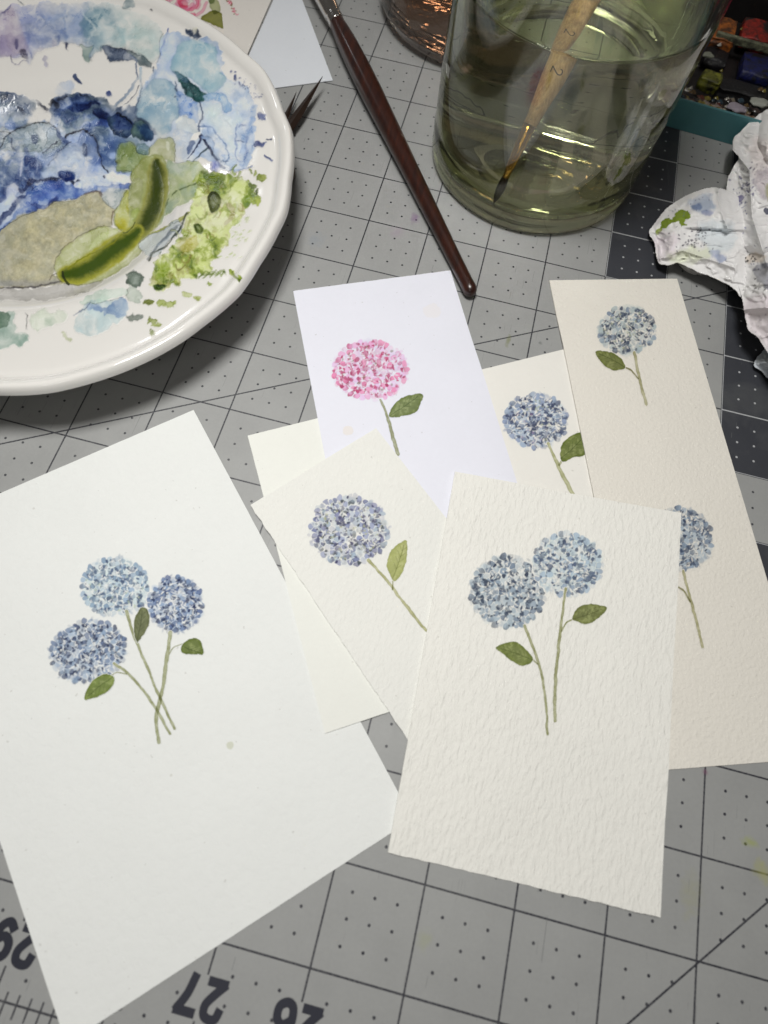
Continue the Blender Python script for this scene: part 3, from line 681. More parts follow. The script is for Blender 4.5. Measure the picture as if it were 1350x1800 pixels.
cc = b.mix(b.math('MULTIPLY', n, .3), rgba((226, 224, 220)), rgba((218, 216, 211)))
b.bsdf(Base_Color=cc, Roughness=b.math('MULTIPLY_ADD', n, .06, .06), Coat_Weight=.3, Normal=b.bump(n2, .05, .002)); GLAZE = b.m
link('plate_body', me, GLAZE, plate)

# the paint on it
BW = s2l((224, 222, 218)); EDGE_K = 0.68
cv = Canvas(-60, -24, 516, 640, 1.15, 100, base=BW)
G_, B_, P_, Y_ = 1, 2, 3, 4      # green, blue, purple, grey
def up(c, f=1.12): return tuple(min(255, v * f) for v in c)
# purple to teal band along the far rim
xs = cv.X
def bandcol():
    st = [(-60, (168, 158, 186)), (15, (160, 152, 184)), (45, (138, 148, 190)), (95, (128, 148, 188)), (140, (142, 162, 192)), (165, (132, 160, 174)), (195, (158, 182, 188)), (250, (172, 188, 186)), (300, (182, 196, 196))]
    wx = xs + 26 * (fbm(cv.X / 40, cv.Y / 30, 5, 3) - .5)
    return np.stack([np.interp(wx, [s[0] for s in st], [s2l(up(s[1], 1.07))[i] for s in st]) for i in range(3)], -1)
BC = bandcol()
band = [(-70, 18), (-20, 20), (25, 12), (60, 8), (130, 3), (190, 8), (240, 22), (275, 42), (287, 62), (292, 85), (280, 102), (262, 112), (245, 100), (230, 92), (205, 86), (180, 84), (165, 100), (157, 108), (148, 102), (143, 84), (125, 76), (95, 80), (72, 90), (60, 98), (55, 114), (44, 104), (30, 104), (0, 98), (-70, 100)]
Pb = catmull(band)
wx = cv.X + 7 * (fbm(cv.X / 12, cv.Y / 12, 61, 4) - .5); wy = cv.Y + 9 * (fbm(cv.X / 12, cv.Y / 12, 62, 4) - .5)
d = poly_sdf(wx, wy, Pb); fade = sstep(-2, 26, d + 10 * (cv.Y > 55))
m = np.clip(d / 2 + .5, 0, 1) * (.45 + .55 * fade) * (.72 + .5 * fbm(cv.X / 22, cv.Y / 22, 63, 4)); m = np.clip(m, 0, 1)
ed = .5 * np.exp(-np.maximum(d, 0) / 1.8) * (cv.Y > 55)
vein = np.exp(-np.abs(fbm(cv.X / 34, cv.Y / 26, 66, 3) - .5) / .012) * .2
cv.c = cv.c * (1 - m[..., None]) + BC * (1 - ed - vein)[..., None] * (.88 + .28 * fbm(cv.X / 16, cv.Y / 16, 64, 4))[..., None] * m[..., None]
cv.a = m; cv.r = .04 * m + .06 * ed; cv.k = np.where(m > .3, P_, 0)
def B(*a, **k): k.setdefault('cls', B_); cv.blob(*a, **k)
def S(*a, **k): k.setdefault('cls', B_); cv.stroke(*a, **k)
B([(-70, 20), (-10, 22), (15, 17), (30, 30), (40, 60), (50, 88), (30, 98), (-70, 100)], (176, 166, 190), .5, .5, 1.4, ecol=(110, 104, 152), cls=P_)
B([(15, 20), (24, 22), (32, 40), (36, 60), (46, 90), (20, 92), (8, 60)], (184, 172, 190), .5, .4, 1.2, ecol=(120, 112, 160), cls=P_)
S([(-10, 42), (4, 26), (18, 14)], 3, (104, 104, 160), .7, cls=P_)
B([(24, 72), (30, 72), (31, 84), (26, 86)], (84, 82, 142), .8, .2, wob=1, cls=P_)
B([(45, 48), (68, 46), (110, 40), (112, 66), (84, 78), (52, 74)], (106, 124, 172), .62, .05, 2, 9, av=.5, col2=(128, 144, 188), cls=P_)
B([(120, 26), (140, 12), (146, 30), (138, 60), (120, 66)], (186, 196, 216), .55, .1, 2, 5, cls=P_)
B([(150, 22), (175, 14), (200, 24), (200, 44), (176, 40), (168, 62), (150, 66), (142, 48)], (104, 150, 174), .6, .1, 2, 5, av=.3, cls=P_)
S([(146, 22), (152, 32), (166, 50), (166, 56), (156, 72)], 3, (198, 214, 218), .6, cls=P_)
B([(34, 92), (46, 90), (52, 104), (40, 103)], (72, 64, 92), .8, .3, wob=2, cls=P_)
S([(20, 96), (22, 108), (34, 112), (42, 106), (52, 107)], 1.8, (90, 84, 130), .8, cls=P_)
for x, y, r_ in [(64, 92, 4), (72, 88, 5), (95, 76, 5), (80, 104, 5), (84, 112, 4)]: B([(x - r_, y), (x, y - r_), (x + r_, y), (x, y + r_)], (150, 148, 182), .6, .3, wob=2, cls=P_)
B([(113, 76), (118, 76), (117, 86), (119, 90), (114, 84)], (70, 78, 108), .9, .2, wob=1, soft=1)
B([(142, 78), (152, 84), (164, 80), (160, 96), (157, 108), (148, 103), (144, 90)], (172, 184, 178), .9, .5, 1.4, ecol=(104, 124, 124), wob=1.5)
B([(176, 87), (184, 82), (198, 86), (224, 90), (236, 96), (246, 108), (232, 106), (212, 108), (200, 111), (190, 106)], (112, 126, 148), .92, .75, 2.4, ecol=(34, 40, 58), wob=2.2, av=.2, rel=.15)
B([(222, 92), (246, 96), (262, 108), (272, 122), (268, 118), (246, 116), (238, 106)], (120, 134, 138), .85, .6, 1.8, ecol=(50, 60, 76))
S([(226, 98), (240, 106), (238, 122), (242, 140)], 3, (96, 116, 146), .8); S([(240, 138), (228, 158), (212, 180), (200, 190)], 5, (150, 166, 184), .8, edge=.6, ecol=(60, 76, 104))
S([(246, 150), (238, 165), (226, 182), (212, 196)], 1.6, (50, 66, 96), .9)
S([(271, 118), (272, 134), (276, 142)], 2.2, (62, 78, 102), .9); S([(296, 52), (290, 68), (282, 100), (276, 132)], 2.2, (88, 112, 172), .85)
B([(217, 3), (222, 2), (230, 3), (238, 13), (226, 16), (216, 14)], (150, 164, 168), .9, .6, 1.2, ecol=(84, 98, 106), wob=1, soft=1)
S([(35, 3), (40, 6)], 3, (120, 130, 140), .7); S([(263, 17), (266, 21)], 2.4, (70, 74, 84), .9, wob=.3)
# pale blue wash, right half
B([(292, 60), (330, 62), (372, 72), (392, 92), (392, 118), (404, 140), (432, 150), (446, 182), (446, 232), (436, 288), (402, 300), (376, 290), (352, 280), (330, 296), (308, 286), (296, 250), (276, 240), (240, 230), (238, 200), (250, 160), (276, 120)], (178, 194, 214), .88, .25, 2, wob=5, ecol=(130, 152, 190), av=.3, col2=(204, 212, 222))
B([(296, 62), (312, 60), (306, 90), (292, 130), (278, 142), (284, 100)], (206, 214, 226), .7, .4, 1.5, ecol=(128, 148, 190))
B([(262, 152), (275, 141), (292, 139), (310, 152), (316, 180), (316, 205), (303, 216), (302, 232), (278, 240), (262, 236), (240, 228), (237, 205), (245, 178)], (176, 194, 203), .92, .6, 1.7, ecol=(96, 116, 156), wob=2.2, var=.06)
S([(248, 120), (248, 140), (251, 165), (246, 180)], 5, (186, 200, 208), .8, edge=.5, ecol=(120, 138, 160)); S([(249, 140), (250, 165), (240, 190), (236, 212)], 1.7, (70, 88, 124), .9)
B([(320, 73), (345, 68), (370, 77), (383, 93), (385, 116), (395, 141), (372, 164), (358, 158), (333, 135), (308, 127), (303, 112), (308, 89)], (180, 200, 206), .92, .5, 2, ecol=(116, 144, 172), wob=1.8, var=.06)
B([(308, 125), (320, 131), (335, 142), (352, 157), (363, 166), (361, 174), (350, 181), (338, 176), (326, 167), (322, 157), (313, 144)], (70, 112, 116), .96, .5, 2, ecol=(36, 66, 74), wob=1, col2=(84, 130, 130), rel=.2)
B([(305, 124), (315, 128), (330, 140), (326, 146), (312, 138)], (104, 134, 158), .6, .2, wob=1)
S([(363, 172), (374, 170), (388, 172), (397, 182), (402, 192)], 13, (166, 190, 212), .85, edge=.6, ecol=(92, 122, 172), w2=15)
B([(350, 184), (372, 180), (386, 188), (392, 198), (404, 202), (424, 200), (420, 260), (414, 286), (400, 290), (394, 262), (372, 232), (352, 218)], (206, 215, 224), .8, .3, 1.8, ecol=(150, 172, 204), wob=2)
S([(352, 222), (372, 228), (392, 250), (402, 275), (396, 286)], 2.4, (130, 154, 190), .8); S([(350, 218), (362, 224), (366, 236)], 2, (160, 178, 204), .7)
S([(446, 190), (442, 220), (430, 250), (424, 286)], 9, (166, 186, 212), .7, edge=.6, ecol=(120, 142, 186)); S([(418, 218), (414, 250), (418, 280), (432, 276), (434, 240)], 3, (126, 148, 190), .75)
S([(416, 246), (430, 248)], 2.4, (70, 92, 146), .8); S([(422, 222), (432, 220)], 3, (100, 126, 172), .6); S([(400, 298), (425, 296), (446, 290)], 2, (120, 146, 190), .7)
S([(306, 142), (310, 158), (316, 172)], 2, (76, 96, 128), .8); S([(308, 172), (320, 170)], 2, (60, 80, 110), .8, wob=.5); S([(337, 184), (338, 200)], 6, (92, 124, 180), .8)
B([(312, 164), (330, 172), (346, 184), (348, 214), (340, 216), (330, 204), (318, 200)], (150, 176, 212), .65, .3, 2)
S([(349, 182), (354, 198), (351, 222), (349, 232)], 2.4, (70, 88, 120), .92)
B([(310, 214), (322, 204), (334, 206), (342, 216), (349, 232), (336, 236), (318, 232)], (212, 216, 216), .9, .5, 1.4, ecol=(110, 128, 150)); B([(311, 210), (324, 203), (318, 214), (310, 217)], (228, 230, 230), .9, .2)
B([(305, 236), (318, 230), (340, 236), (352, 238), (332, 270), (318, 290), (308, 280)], (206, 211, 216), .9, .35, 2, ecol=(128, 146, 172)); B([(340, 236), (352, 232), (350, 243), (338, 248), (333, 256)], (232, 231, 226), .95, .15, wob=1.5)
S([(353, 238), (352, 246), (342, 260), (330, 277)], 6, (44, 62, 112), .92, w2=1.2, rel=.15); S([(338, 250), (330, 266)], 7, (92, 118, 160), .6)
S([(364, 262), (352, 272), (340, 284), (331, 295)], 4, (104, 122, 132), .9, w2=1.5, edge=.5)
B([(354, 238), (370, 242), (376, 254), (374, 266), (370, 262), (360, 250)], (160, 180, 208), .8, .8, 1.3, ecol=(48, 66, 100), wob=1)
S([(358, 246), (366, 262), (374, 274), (386, 288), (394, 293)], 5, (34, 50, 92), .95, rel=.2); S([(374, 274), (390, 282), (402, 284)], 2, (70, 100, 140), .8)
B([(372, 284), (384, 286), (382, 296), (372, 298)], (84, 104, 190), .7, .1, soft=5)
for x, y, w_, h_ in [(460, 205, 8, 8), (456, 252, 9, 7)]:
    B([(x - w_, y - 2), (x - 3, y - h_), (x + 4, y - h_ + 3), (x + w_, y - 3), (x + w_ - 3, y + 5), (x, y + h_), (x - w_ + 1, y + 6)], (88, 104, 154), .85, .7, 1.8, ecol=(50, 64, 112), wob=3, ws=6)
S([(466, 244), (478, 246)], 2, (60, 76, 116), .9); S([(465, 275), (480, 283)], 3, (84, 100, 150), .85)
rnd = random.Random(3)
for _ in range(60):
    t = rnd.random(); x = 404 + 56 * t + rnd.gauss(0, 4); y = 128 + 46 * t + rnd.gauss(0, 6)
    cv.dab(x, y, rnd.uniform(.7, 2.2), rnd.uniform(.6, 1.4), rnd.random() * 3, s2l((92, 104, 146)), rnd.uniform(.4, .9), .1, .6, .8, cls=B_)
B([(410, 132), (413, 128), (414, 134), (412, 142), (408, 138)], (60, 80, 130), .9, .2, wob=1.5, ws=5)
B([(328, 52), (336, 54), (341, 60), (346, 54), (354, 62), (350, 68), (342, 66), (332, 60)], (58, 80, 110), .92, .4, wob=2, ws=6); B([(338, 50), (346, 52), (344, 60), (339, 59)], (220, 218, 206), .9, .1, wob=1)
# dark slashes on the bare white
B([(128, 135), (134, 132), (143, 147), (141, 149), (132, 141)], (96, 112, 144), .92, .2, wob=1.2, soft=1); B([(186, 164), (192, 160), (197, 166), (194, 171), (187, 170)], (86, 108, 160), .85, .3, wob=2)
B([(104, 148), (116, 142), (126, 145), (126, 164), (110, 170), (98, 166)], (192, 200, 212), .6, .2, soft=3)
# the blue mass
mass = [(-70, 160), (0, 160), (20, 162), (45, 172), (62, 180), (66, 196), (86, 198), (94, 178), (112, 170), (150, 164), (172, 170), (192, 178), (212, 192), (240, 204), (266, 222), (276, 240), (268, 262), (246, 290), (226, 316), (206, 332), (190, 336), (170, 340), (130, 345), (100, 355), (60, 375), (20, 398), (-10, 415), (-70, 430)]
Pm = catmull(mass); X, Y = cv.X, cv.Y
wx = X + 10 * (fbm(X / 16, Y / 16, 81, 4) - .5); wy = Y + 12 * (fbm(X / 16, Y / 16, 82, 4) - .5)
d = poly_sdf(wx, wy, Pm); m = np.clip(d / 2 + .5, 0, 1)
qx = X / 52 + 1.6 * fbm(X / 40, Y / 40, 83, 3); qy = Y / 30 + 1.6 * fbm(X / 40, Y / 40, 84, 3)
f1 = fbm(qx, qy, 85, 5); f2 = fbm(qx * 1.7 + 4, qy * 1.7, 86, 4)
light = sstep(.42, .66, f1 + .10 * (Y > 225) * (Y < 320)); deep = sstep(.5, .28, f1) * (.5 + .5 * sstep(300, 350, Y) + .5 * sstep(225, 180, Y))
c_mid = s2l((118, 142, 186)); c_lt = s2l((196, 206, 222)); c_dk = s2l((48, 72, 124)); c_gr = s2l((150, 164, 168))
cc = c_mid * (1 - light[..., None]) + c_lt * light[..., None]
cc = cc * (1 - deep[..., None]) + c_dk * deep[..., None]
grm = (sstep(.45, .7, f2) * sstep(330, 280, Y) * .6)[..., None]; cc = cc * (1 - grm) + c_gr * grm
vein = np.exp(-np.abs(f1 - .47) / .006) * .55 + np.exp(-np.abs(f2 - .55) / .007) * .45
vein = np.clip(vein * sstep(.35, .6, fbm(X / 30, Y / 30, 87, 2)), 0, .8)
cc = cc * (1 - vein[..., None]) + s2l((46, 56, 88)) * vein[..., None]
dkt = sstep(26, 0, d) * (Y < 235) * .55; cc = cc * (1 - dkt[..., None]) + s2l((62, 76, 96)) * dkt[..., None]
cv.c = cv.c * (1 - m[..., None]) + cc * m[..., None]; cv.a = np.maximum(cv.a, m); cv.k = np.where(m > .5, B_, cv.k); cv.r = np.maximum(cv.r, m * (.10 + .22 * (1 - light) * sstep(0, 5, d) + .15 * vein))
# its hand-placed features
B([(-70, 165), (0, 164), (30, 172), (58, 184), (62, 198), (40, 206), (0, 200), (-70, 206)], (76, 92, 118), .6, .2, 2, 7, av=.5)
B([(56, 200), (66, 192), (84, 196), (92, 206), (84, 214), (62, 216), (48, 222)], (226, 224, 220), .95, .3, 1.4, wob=4, ws=8, ecol=(120, 126, 150), rel=0)
B([(4, 226), (22, 230), (48, 220), (86, 217), (100, 224), (106, 232), (108, 250), (96, 262), (80, 262), (60, 270), (30, 265), (8, 268), (0, 250)], (164, 174, 172), .7, .75, 1.2, ecol=(50, 54, 66), wob=3, av=.4)
S([(0, 232), (20, 231), (44, 222), (88, 217), (102, 225)], 2, (34, 36, 48), .95); S([(-4, 268), (6, 258), (8, 244), (20, 231)], 2, (44, 48, 62), .9)
B([(112, 240), (122, 232), (140, 228), (158, 236), (170, 248), (176, 268), (184, 292), (187, 304), (170, 312), (140, 312), (112, 310), (96, 296), (104, 276), (118, 258)], (190, 202, 220), .72, .2, 2, wob=3, av=.5, col2=(150, 170, 208))
S([(116, 240), (126, 231), (142, 228), (158, 236), (168, 246), (174, 262), (180, 280), (184, 298), (188, 305), (182, 312)], 2.6, (30, 38, 66), .95, wob=1.6, rel=.2)
S([(86, 292), (98, 280), (108, 264), (124, 252)], 1.8, (60, 76, 120), .85); S([(104, 226), (108, 240), (118, 250)], 7, (92, 112, 152), .7)
B([(146, 254), (154, 258), (156, 272), (150, 276), (146, 266)], (72, 90, 128), .85, .3, wob=1.5); B([(56, 238), (68, 238), (68, 252), (58, 254)], (104, 120, 150), .7, .6, 1.2, ecol=(60, 74, 110), wob=1)
S([(20, 244), (24, 258), (32, 264)], 2.4, (78, 88, 120), .7); S([(75, 268), (90, 258), (102, 250)], 2, (60, 66, 96), .85)
S([(34, 262), (38, 290), (36, 312)], 9, (132, 148, 184), .45); S([(48, 264), (54, 290), (50, 316)], 6, (112, 130, 170), .5); S([(64, 268), (66, 300)], 3, (214, 220, 232), .7); S([(38, 290), (38, 312)], 4, (208, 214, 228), .6)
B([(166, 196), (180, 194), (192, 200), (192, 210), (176, 213), (168, 206)], (40, 66, 118), .85, .3, wob=3, soft=2)
B([(188, 206), (202, 200), (220, 206), (236, 218), (238, 232), (222, 240), (202, 236), (192, 222)], (84, 108, 132), .9, .6, 2.5, ecol=(36, 54, 92), wob=2, col2=(64, 90, 140), rel=.3)
S([(206, 200), (222, 208), (236, 220)], 2, (28, 34, 48), .9)
B([(230, 232), (233, 222), (241, 214), (250, 213), (258, 217), (267, 228), (271, 236), (268, 243), (260, 248), (250, 247), (236, 243)], (72, 104, 140), .98, .8, 4.5, ecol=(22, 40, 74), wob=1, ws=9, rel=.55, col2=(124, 148, 146))
B([(215, 196), (228, 188), (243, 190), (240, 206), (238, 214), (226, 206)], (138, 152, 172), .85, .6, 1.4, ecol=(64, 76, 104), wob=2); B([(216, 196), (220, 188), (232, 184), (226, 192), (218, 198)], (224, 224, 222), .9, .3, 1, wob=1.5)
S([(90, 186), (96, 180), (102, 190)], 7, (30, 36, 56), .85); S([(106, 178), (118, 172)], 4, (34, 40, 62), .85); S([(142, 168), (150, 174), (158, 170)], 3, (70, 80, 104), .85); S([(64, 180), (74, 188), (84, 194)], 4, (52, 60, 84), .85); S([(36, 190), (42, 198)], 7, (40, 54, 86), .8)
B([(172, 246), (190, 238), (216, 240), (226, 256), (214, 282), (200, 296), (186, 292), (178, 268)], (132, 154, 186), .75, .15, 3, 5, av=.3); B([(192, 270), (200, 268), (206, 275), (200, 280), (194, 277)], (200, 210, 226), .8, .5, 1.2, ecol=(80, 104, 150), wob=1.5); B([(203, 283), (210, 280), (212, 286), (206, 289)], (44, 54, 92), .9, .2, wob=1)
B([(103, 310), (106, 303), (118, 300), (130, 303), (134, 310), (130, 319), (116, 321), (106, 318)], (44, 76, 140), .97, .45, 2.2, ecol=(34, 46, 84), wob=1.2, rel=.3)
B([(-70, 400), (-20, 405), (8, 396), (30, 376), (40, 350), (48, 338), (70, 326), (98, 320), (126, 324), (150, 330), (196, 326), (226, 322), (229, 332), (205, 338), (170, 342), (130, 350), (102, 354), (80, 365), (62, 372), (40, 382), (20, 398), (-5, 420), (-70, 440)], (84, 118, 184), .85, .45, 2.2, ecol=(38, 54, 110), wob=4, av=.35, col2=(112, 142, 198), rel=.25)
S([(28, 336), (40, 338), (52, 326), (70, 318), (98, 316)], 6, (46, 62, 112), .85); S([(-10, 400), (8, 380), (20, 374), (30, 356), (42, 346)], 9, (44, 68, 124), .8); S([(-10, 358), (10, 344), (28, 326)], 8, (70, 92, 148), .7); S([(60, 360), (82, 364), (100, 352)], 8, (56, 82, 150), .75)
S([(64, 318), (90, 316), (104, 314)], 3, (52, 66, 104), .8); S([(126, 322), (134, 324), (140, 320)], 5, (40, 54, 88), .85); B([(182, 310), (192, 304), (212, 303), (229, 307), (228, 318), (212, 320), (190, 318)], (224, 228, 238), .92, .15, 2, 3, wob=2, rel=0)
B([(130, 324), (142, 322), (142, 330), (130, 330)], (216, 222, 234), .8, .2, wob=2); B([(14, 336), (28, 330), (32, 350), (20, 362), (10, 356)], (214, 220, 232), .75, .2, wob=4)
# yellow green that ran into the blue
B([(206, 262), (224, 250), (246, 262), (262, 264), (260, 282), (244, 294), (232, 302), (216, 298), (204, 292)], (166, 176, 116), .8, .15, 2.5, 4, av=.4, cls=G_)
B([(236, 256), (256, 252), (266, 258), (262, 270), (244, 271)], (132, 156, 160), .7, .4, 1.6, wob=2)
B([(276, 246), (296, 244), (306, 250), (308, 284), (290, 282), (270, 276), (262, 268)], (176, 180, 138), .85, .3, 2, wob=3, av=.2, cls=G_); B([(293, 250), (299, 252), (298, 264), (294, 262)], (220, 222, 206), .8, .1, wob=1, cls=G_)
# grey-brown pool
pool = [(-70, 432), (-10, 418), (8, 402), (30, 386), (52, 376), (84, 364), (104, 354), (132, 350), (152, 342), (172, 338), (177, 348), (188, 356), (205, 370), (200, 378), (198, 396), (186, 401), (174, 401), (150, 412), (128, 430), (108, 450), (98, 470), (96, 482), (108, 489), (114, 497), (100, 502), (60, 505), (0, 506), (-70, 506)]
B(pool, (182, 177, 146), .97, .22, 2.0, var=.16, vs=9, ecol=(96, 84, 78), wob=2.2, cls=Y_, col2=(168, 166, 140), rel=.3)
sl = cv.box(np.array(pool, float), 0); Xp, Yp = cv.X[sl], cv.Y[sl]; dp = poly_sdf(Xp, Yp, catmull(pool)); mk = np.clip(dp / 3, 0, 1)
gr = fbm(Xp / 2.6, Yp / 2.6, 88, 3); big = fbm(Xp / 26, Yp / 18, 89, 4)
cv.c[sl] *= (1 - mk[..., None] * (1 - (.74 + .46 * gr + .34 * (big - .5))[..., None])); cv.r[sl] += mk * .05 * gr
bt = (sstep(488, 500, Yp + 6 * (fbm(Xp / 14, Yp / 14, 90, 2) - .5)) * mk)[..., None]; cv.c[sl] = cv.c[sl] * (1 - .6 * bt) + s2l((136, 136, 142)) * .6 * bt
bt = (sstep(60, -40, Xp) * mk)[..., None] * .5; cv.c[sl] = cv.c[sl] * (1 - bt) + s2l((160, 162, 160)) * bt
S([(-60, 506), (0, 507), (50, 505), (90, 500), (112, 494)], 2.6, (54, 50, 56), .9, cls=Y_, rel=.3); S([(88, 494), (96, 482), (108, 484), (112, 496)], 2, (70, 58, 54), .8, cls=Y_)
S([(150, 342), (172, 338), (178, 346)], 3, (84, 62, 52), .8, cls=Y_); S([(205, 370), (198, 376), (197, 396)], 1.8, (92, 74, 62), .8, cls=Y_)
B([(178, 344), (190, 336), (212, 334), (226, 338), (214, 358), (202, 368), (186, 358)], (178, 186, 186), .85, .35, 1.5, ecol=(116, 122, 122), wob=1.5, cls=B_)
B([(-70, 510), (0, 509), (60, 508), (108, 502), (150, 500), (178, 496), (150, 512), (110, 522), (50, 530), (0, 528), (-70, 530)], (176, 174, 170), .85, .3, 1.6, ecol=(132, 130, 130), wob=2.5, var=.1, vs=10, cls=Y_)
# olive leaf-shaped pools
B([(97, 476), (98, 462), (110, 440), (128, 424), (150, 409), (176, 400), (200, 400), (216, 408), (238, 410), (252, 400), (258, 412), (262, 428), (246, 448), (222, 470), (190, 488), (150, 500), (124, 500), (110, 492)], (186, 190, 150), .93, .55, 1.4, ecol=(104, 104, 62), wob=2, cls=G_, rel=.12)
B([(156, 444), (166, 424), (184, 410), (206, 404), (200, 420), (180, 434)], (198, 204, 164), .85, .5, 1.2, ecol=(128, 132, 84), wob=2, cls=G_)
B([(204, 368), (215, 350), (232, 328), (230, 306), (240, 292), (256, 276), (268, 272), (284, 276), (292, 290), (295, 322), (290, 350), (280, 378), (266, 400), (250, 408), (228, 408), (206, 402), (200, 388)], (170, 176, 126), .94, .55, 1.6, ecol=(96, 104, 56), wob=2, cls=G_, rel=.15)
B([(214, 352), (228, 334), (226, 360), (230, 380), (232, 402), (218, 404), (206, 400), (206, 378)], (186, 182, 66), .8, .5, 1.8, ecol=(134, 128, 34), wob=2, cls=G_, col2=(186, 190, 130))
B([(230, 326), (240, 314), (250, 318), (252, 340), (246, 362), (238, 368), (228, 352)], (178, 182, 146), .85, .3, 1.6, wob=2, cls=G_); B([(232, 372), (242, 364), (246, 378), (238, 396), (230, 398)], (176, 186, 128), .8, .4, 1.4, wob=2, cls=G_)
# light green between
B([(292, 284), (316, 288), (340, 284), (362, 300), (362, 318), (350, 332), (336, 352), (320, 362), (296, 376), (276, 400), (262, 404), (284, 372), (296, 330)], (184, 192, 156), .9, .3, 1.8, ecol=(128, 138, 96), wob=3, cls=G_, col2=(168, 182, 160))
S([(290, 366), (300, 346), (318, 332), (340, 324), (352, 312)], 2, (112, 126, 84), .8, cls=G_); S([(300, 350), (304, 336), (314, 336), (318, 350), (306, 366)], 3, (206, 212, 180), .8, edge=.5, ecol=(122, 138, 96), cls=G_); S([(262, 412), (290, 402), (316, 390), (332, 376)], 4, (172, 176, 96), .85, cls=G_, edge=.5)
B([(244, 414), (262, 412), (282, 408), (300, 396), (318, 388), (316, 410), (296, 424), (280, 446), (262, 452), (246, 438)], (188, 196, 198), .85, .5, 1.6, ecol=(128, 140, 150), wob=3, cls=Y_)
for q in range(7): S([(258 + q * 5, 456 - q * 6), (272 + q * 5, 440 - q * 6), (292 + q * 4, 420 - q * 4)], 3, [(112, 122, 130), (150, 164, 178), (84, 92, 96)][q % 3], .65, cls=Y_)
S([(262, 458), (268, 446), (286, 438), (300, 424), (318, 400), (330, 376)], 3, (66, 76, 60), .85, cls=G_)
# ragged green wash to the right rim
rag = [(338, 312), (352, 304), (372, 302), (400, 306), (424, 314), (440, 330), (452, 345), (446, 358), (430, 372), (420, 392), (404, 404), (404, 424), (390, 440), (376, 456), (372, 474), (356, 482), (332, 490), (312, 498), (290, 510), (274, 510), (266, 496), (272, 470), (282, 452), (300, 440), (310, 424), (322, 404), (334, 376), (336, 350), (346, 330)]
Pr = catmull(rag); sl = cv.box(Pr, 14); X, Y = cv.X[sl], cv.Y[sl]
wx = X + 16 * (fbm(X / 9, Y / 9, 71, 4) - .5); wy = Y + 16 * (fbm(X / 9, Y / 9, 72, 4) - .5); d = poly_sdf(wx, wy, Pr); m = np.clip(d / 2.4 + .5, 0, 1)
ru = (X * .55 + Y * .84); rv = (X * .84 - Y * .55); q1 = fbm(ru / 36 + 2.6 * fbm(X / 24, Y / 24, 73, 3), rv / 20 + 2.4 * fbm(X / 26, Y / 26, 78, 3), 74, 3); q2 = fbm(X / 16 + fbm(X / 9, Y / 9, 79, 2), Y / 16, 75, 3)
c = s2l((168, 180, 94)) * np.ones(X.shape + (1,)); t = sstep(.53, .66, q1)[..., None]; c = c * (1 - t) + s2l((208, 214, 164)) * t; t = (sstep(.48, .34, q1) * .95)[..., None]; c = c * (1 - t) + s2l((118, 138, 34)) * t
t = (sstep(.55, .72, q2) * .4)[..., None]; c = c * (1 - t) + s2l((150, 134, 92)) * t
v_ = np.clip(np.exp(-np.abs(q1 - .5) / .008) * .4 + np.exp(-np.maximum(d, 0) / 1.5) * .25, 0, .6)[..., None]; c = c * (1 - v_) + s2l((84, 100, 36)) * v_
cv.c[sl] = cv.c[sl] * (1 - m[..., None] * .93) + c * m[..., None] * .93; cv.a[sl] = np.maximum(cv.a[sl], m); cv.k[sl] = np.where(m > .5, G_, cv.k[sl]); cv.r[sl] = np.maximum(cv.r[sl], m * (.06 + .2 * v_[..., 0]))
rnd = random.Random(21)
for q_ in range(34):
    t = rnd.random(); x = 400 - 100 * t + rnd.gauss(0, 20); y = 330 + 150 * t + rnd.gauss(0, 16); r_ = rnd.uniform(4, 11); a0 = rnd.random() * 6.28
    if x < 345 and y < 400: continue
    S([(x + r_ * math.cos(a0 + k * .7), y + r_ * 1.3 * math.sin(a0 + k * .7)) for k in range(5)], rnd.uniform(2, 6), [(140, 156, 54), (206, 212, 160), (120, 132, 50), (216, 220, 184), (158, 146, 86)][rnd.randrange(5)], rnd.uniform(.4, .8), edge=rnd.choice([.1, .6]), ecol=(96, 108, 48), cls=G_, w2=1.2)
for a_ in [dict(pts=[(366, 344), (372, 338), (382, 340), (388, 352), (384, 366), (374, 374), (367, 366), (364, 354)], col=(96, 104, 62), ecol=(40, 46, 26)), dict(pts=[(340, 396), (350, 394), (358, 402), (354, 410), (344, 408)], col=(92, 108, 46), ecol=(70, 84, 36)), dict(pts=[(272, 500), (284, 502), (294, 504), (284, 512), (272, 510)], col=(74, 100, 20), ecol=(54, 76, 16))]:
    B(a_['pts'], a_['col'], .93, .6, 4, ecol=a_['ecol'], wob=1.5, cls=G_, rel=.3)
B([(364, 310), (382, 306), (396, 312), (388, 320), (370, 324)], (130, 144, 46), .7, .2, wob=3, soft=3, cls=G_); B([(430, 344), (440, 346), (442, 360), (432, 368), (424, 358)], (136, 158, 52), .7, .2, wob=3, soft=3, cls=G_); B([(278, 470), (290, 462), (300, 470), (292, 486), (276, 492)], (140, 160, 46), .7, .2, wob=3, soft=3, cls=G_)
B([(318, 432), (330, 420), (346, 414), (350, 428), (340, 440), (324, 444)], (188, 184, 108), .7, .5, 1.5, ecol=(140, 134, 70), wob=3, cls=G_); S([(400, 360), (408, 376), (398, 392)], 8, (158, 142, 112), .5, cls=G_)
rnd = random.Random(9)
for _ in range(46):
    x = rnd.uniform(385, 440); y = rnd.uniform(380, 455); 
    if x + y * .6 > 640 + rnd.uniform(-30, 40) and x + .6 * y < 720: cv.dab(x, y, rnd.uniform(2, 6), rnd.uniform(.6, 1.4), -.5 + rnd.uniform(-.3, .3), s2l((176, 190, 126)), .6, .1, .6, 1, cls=G_)
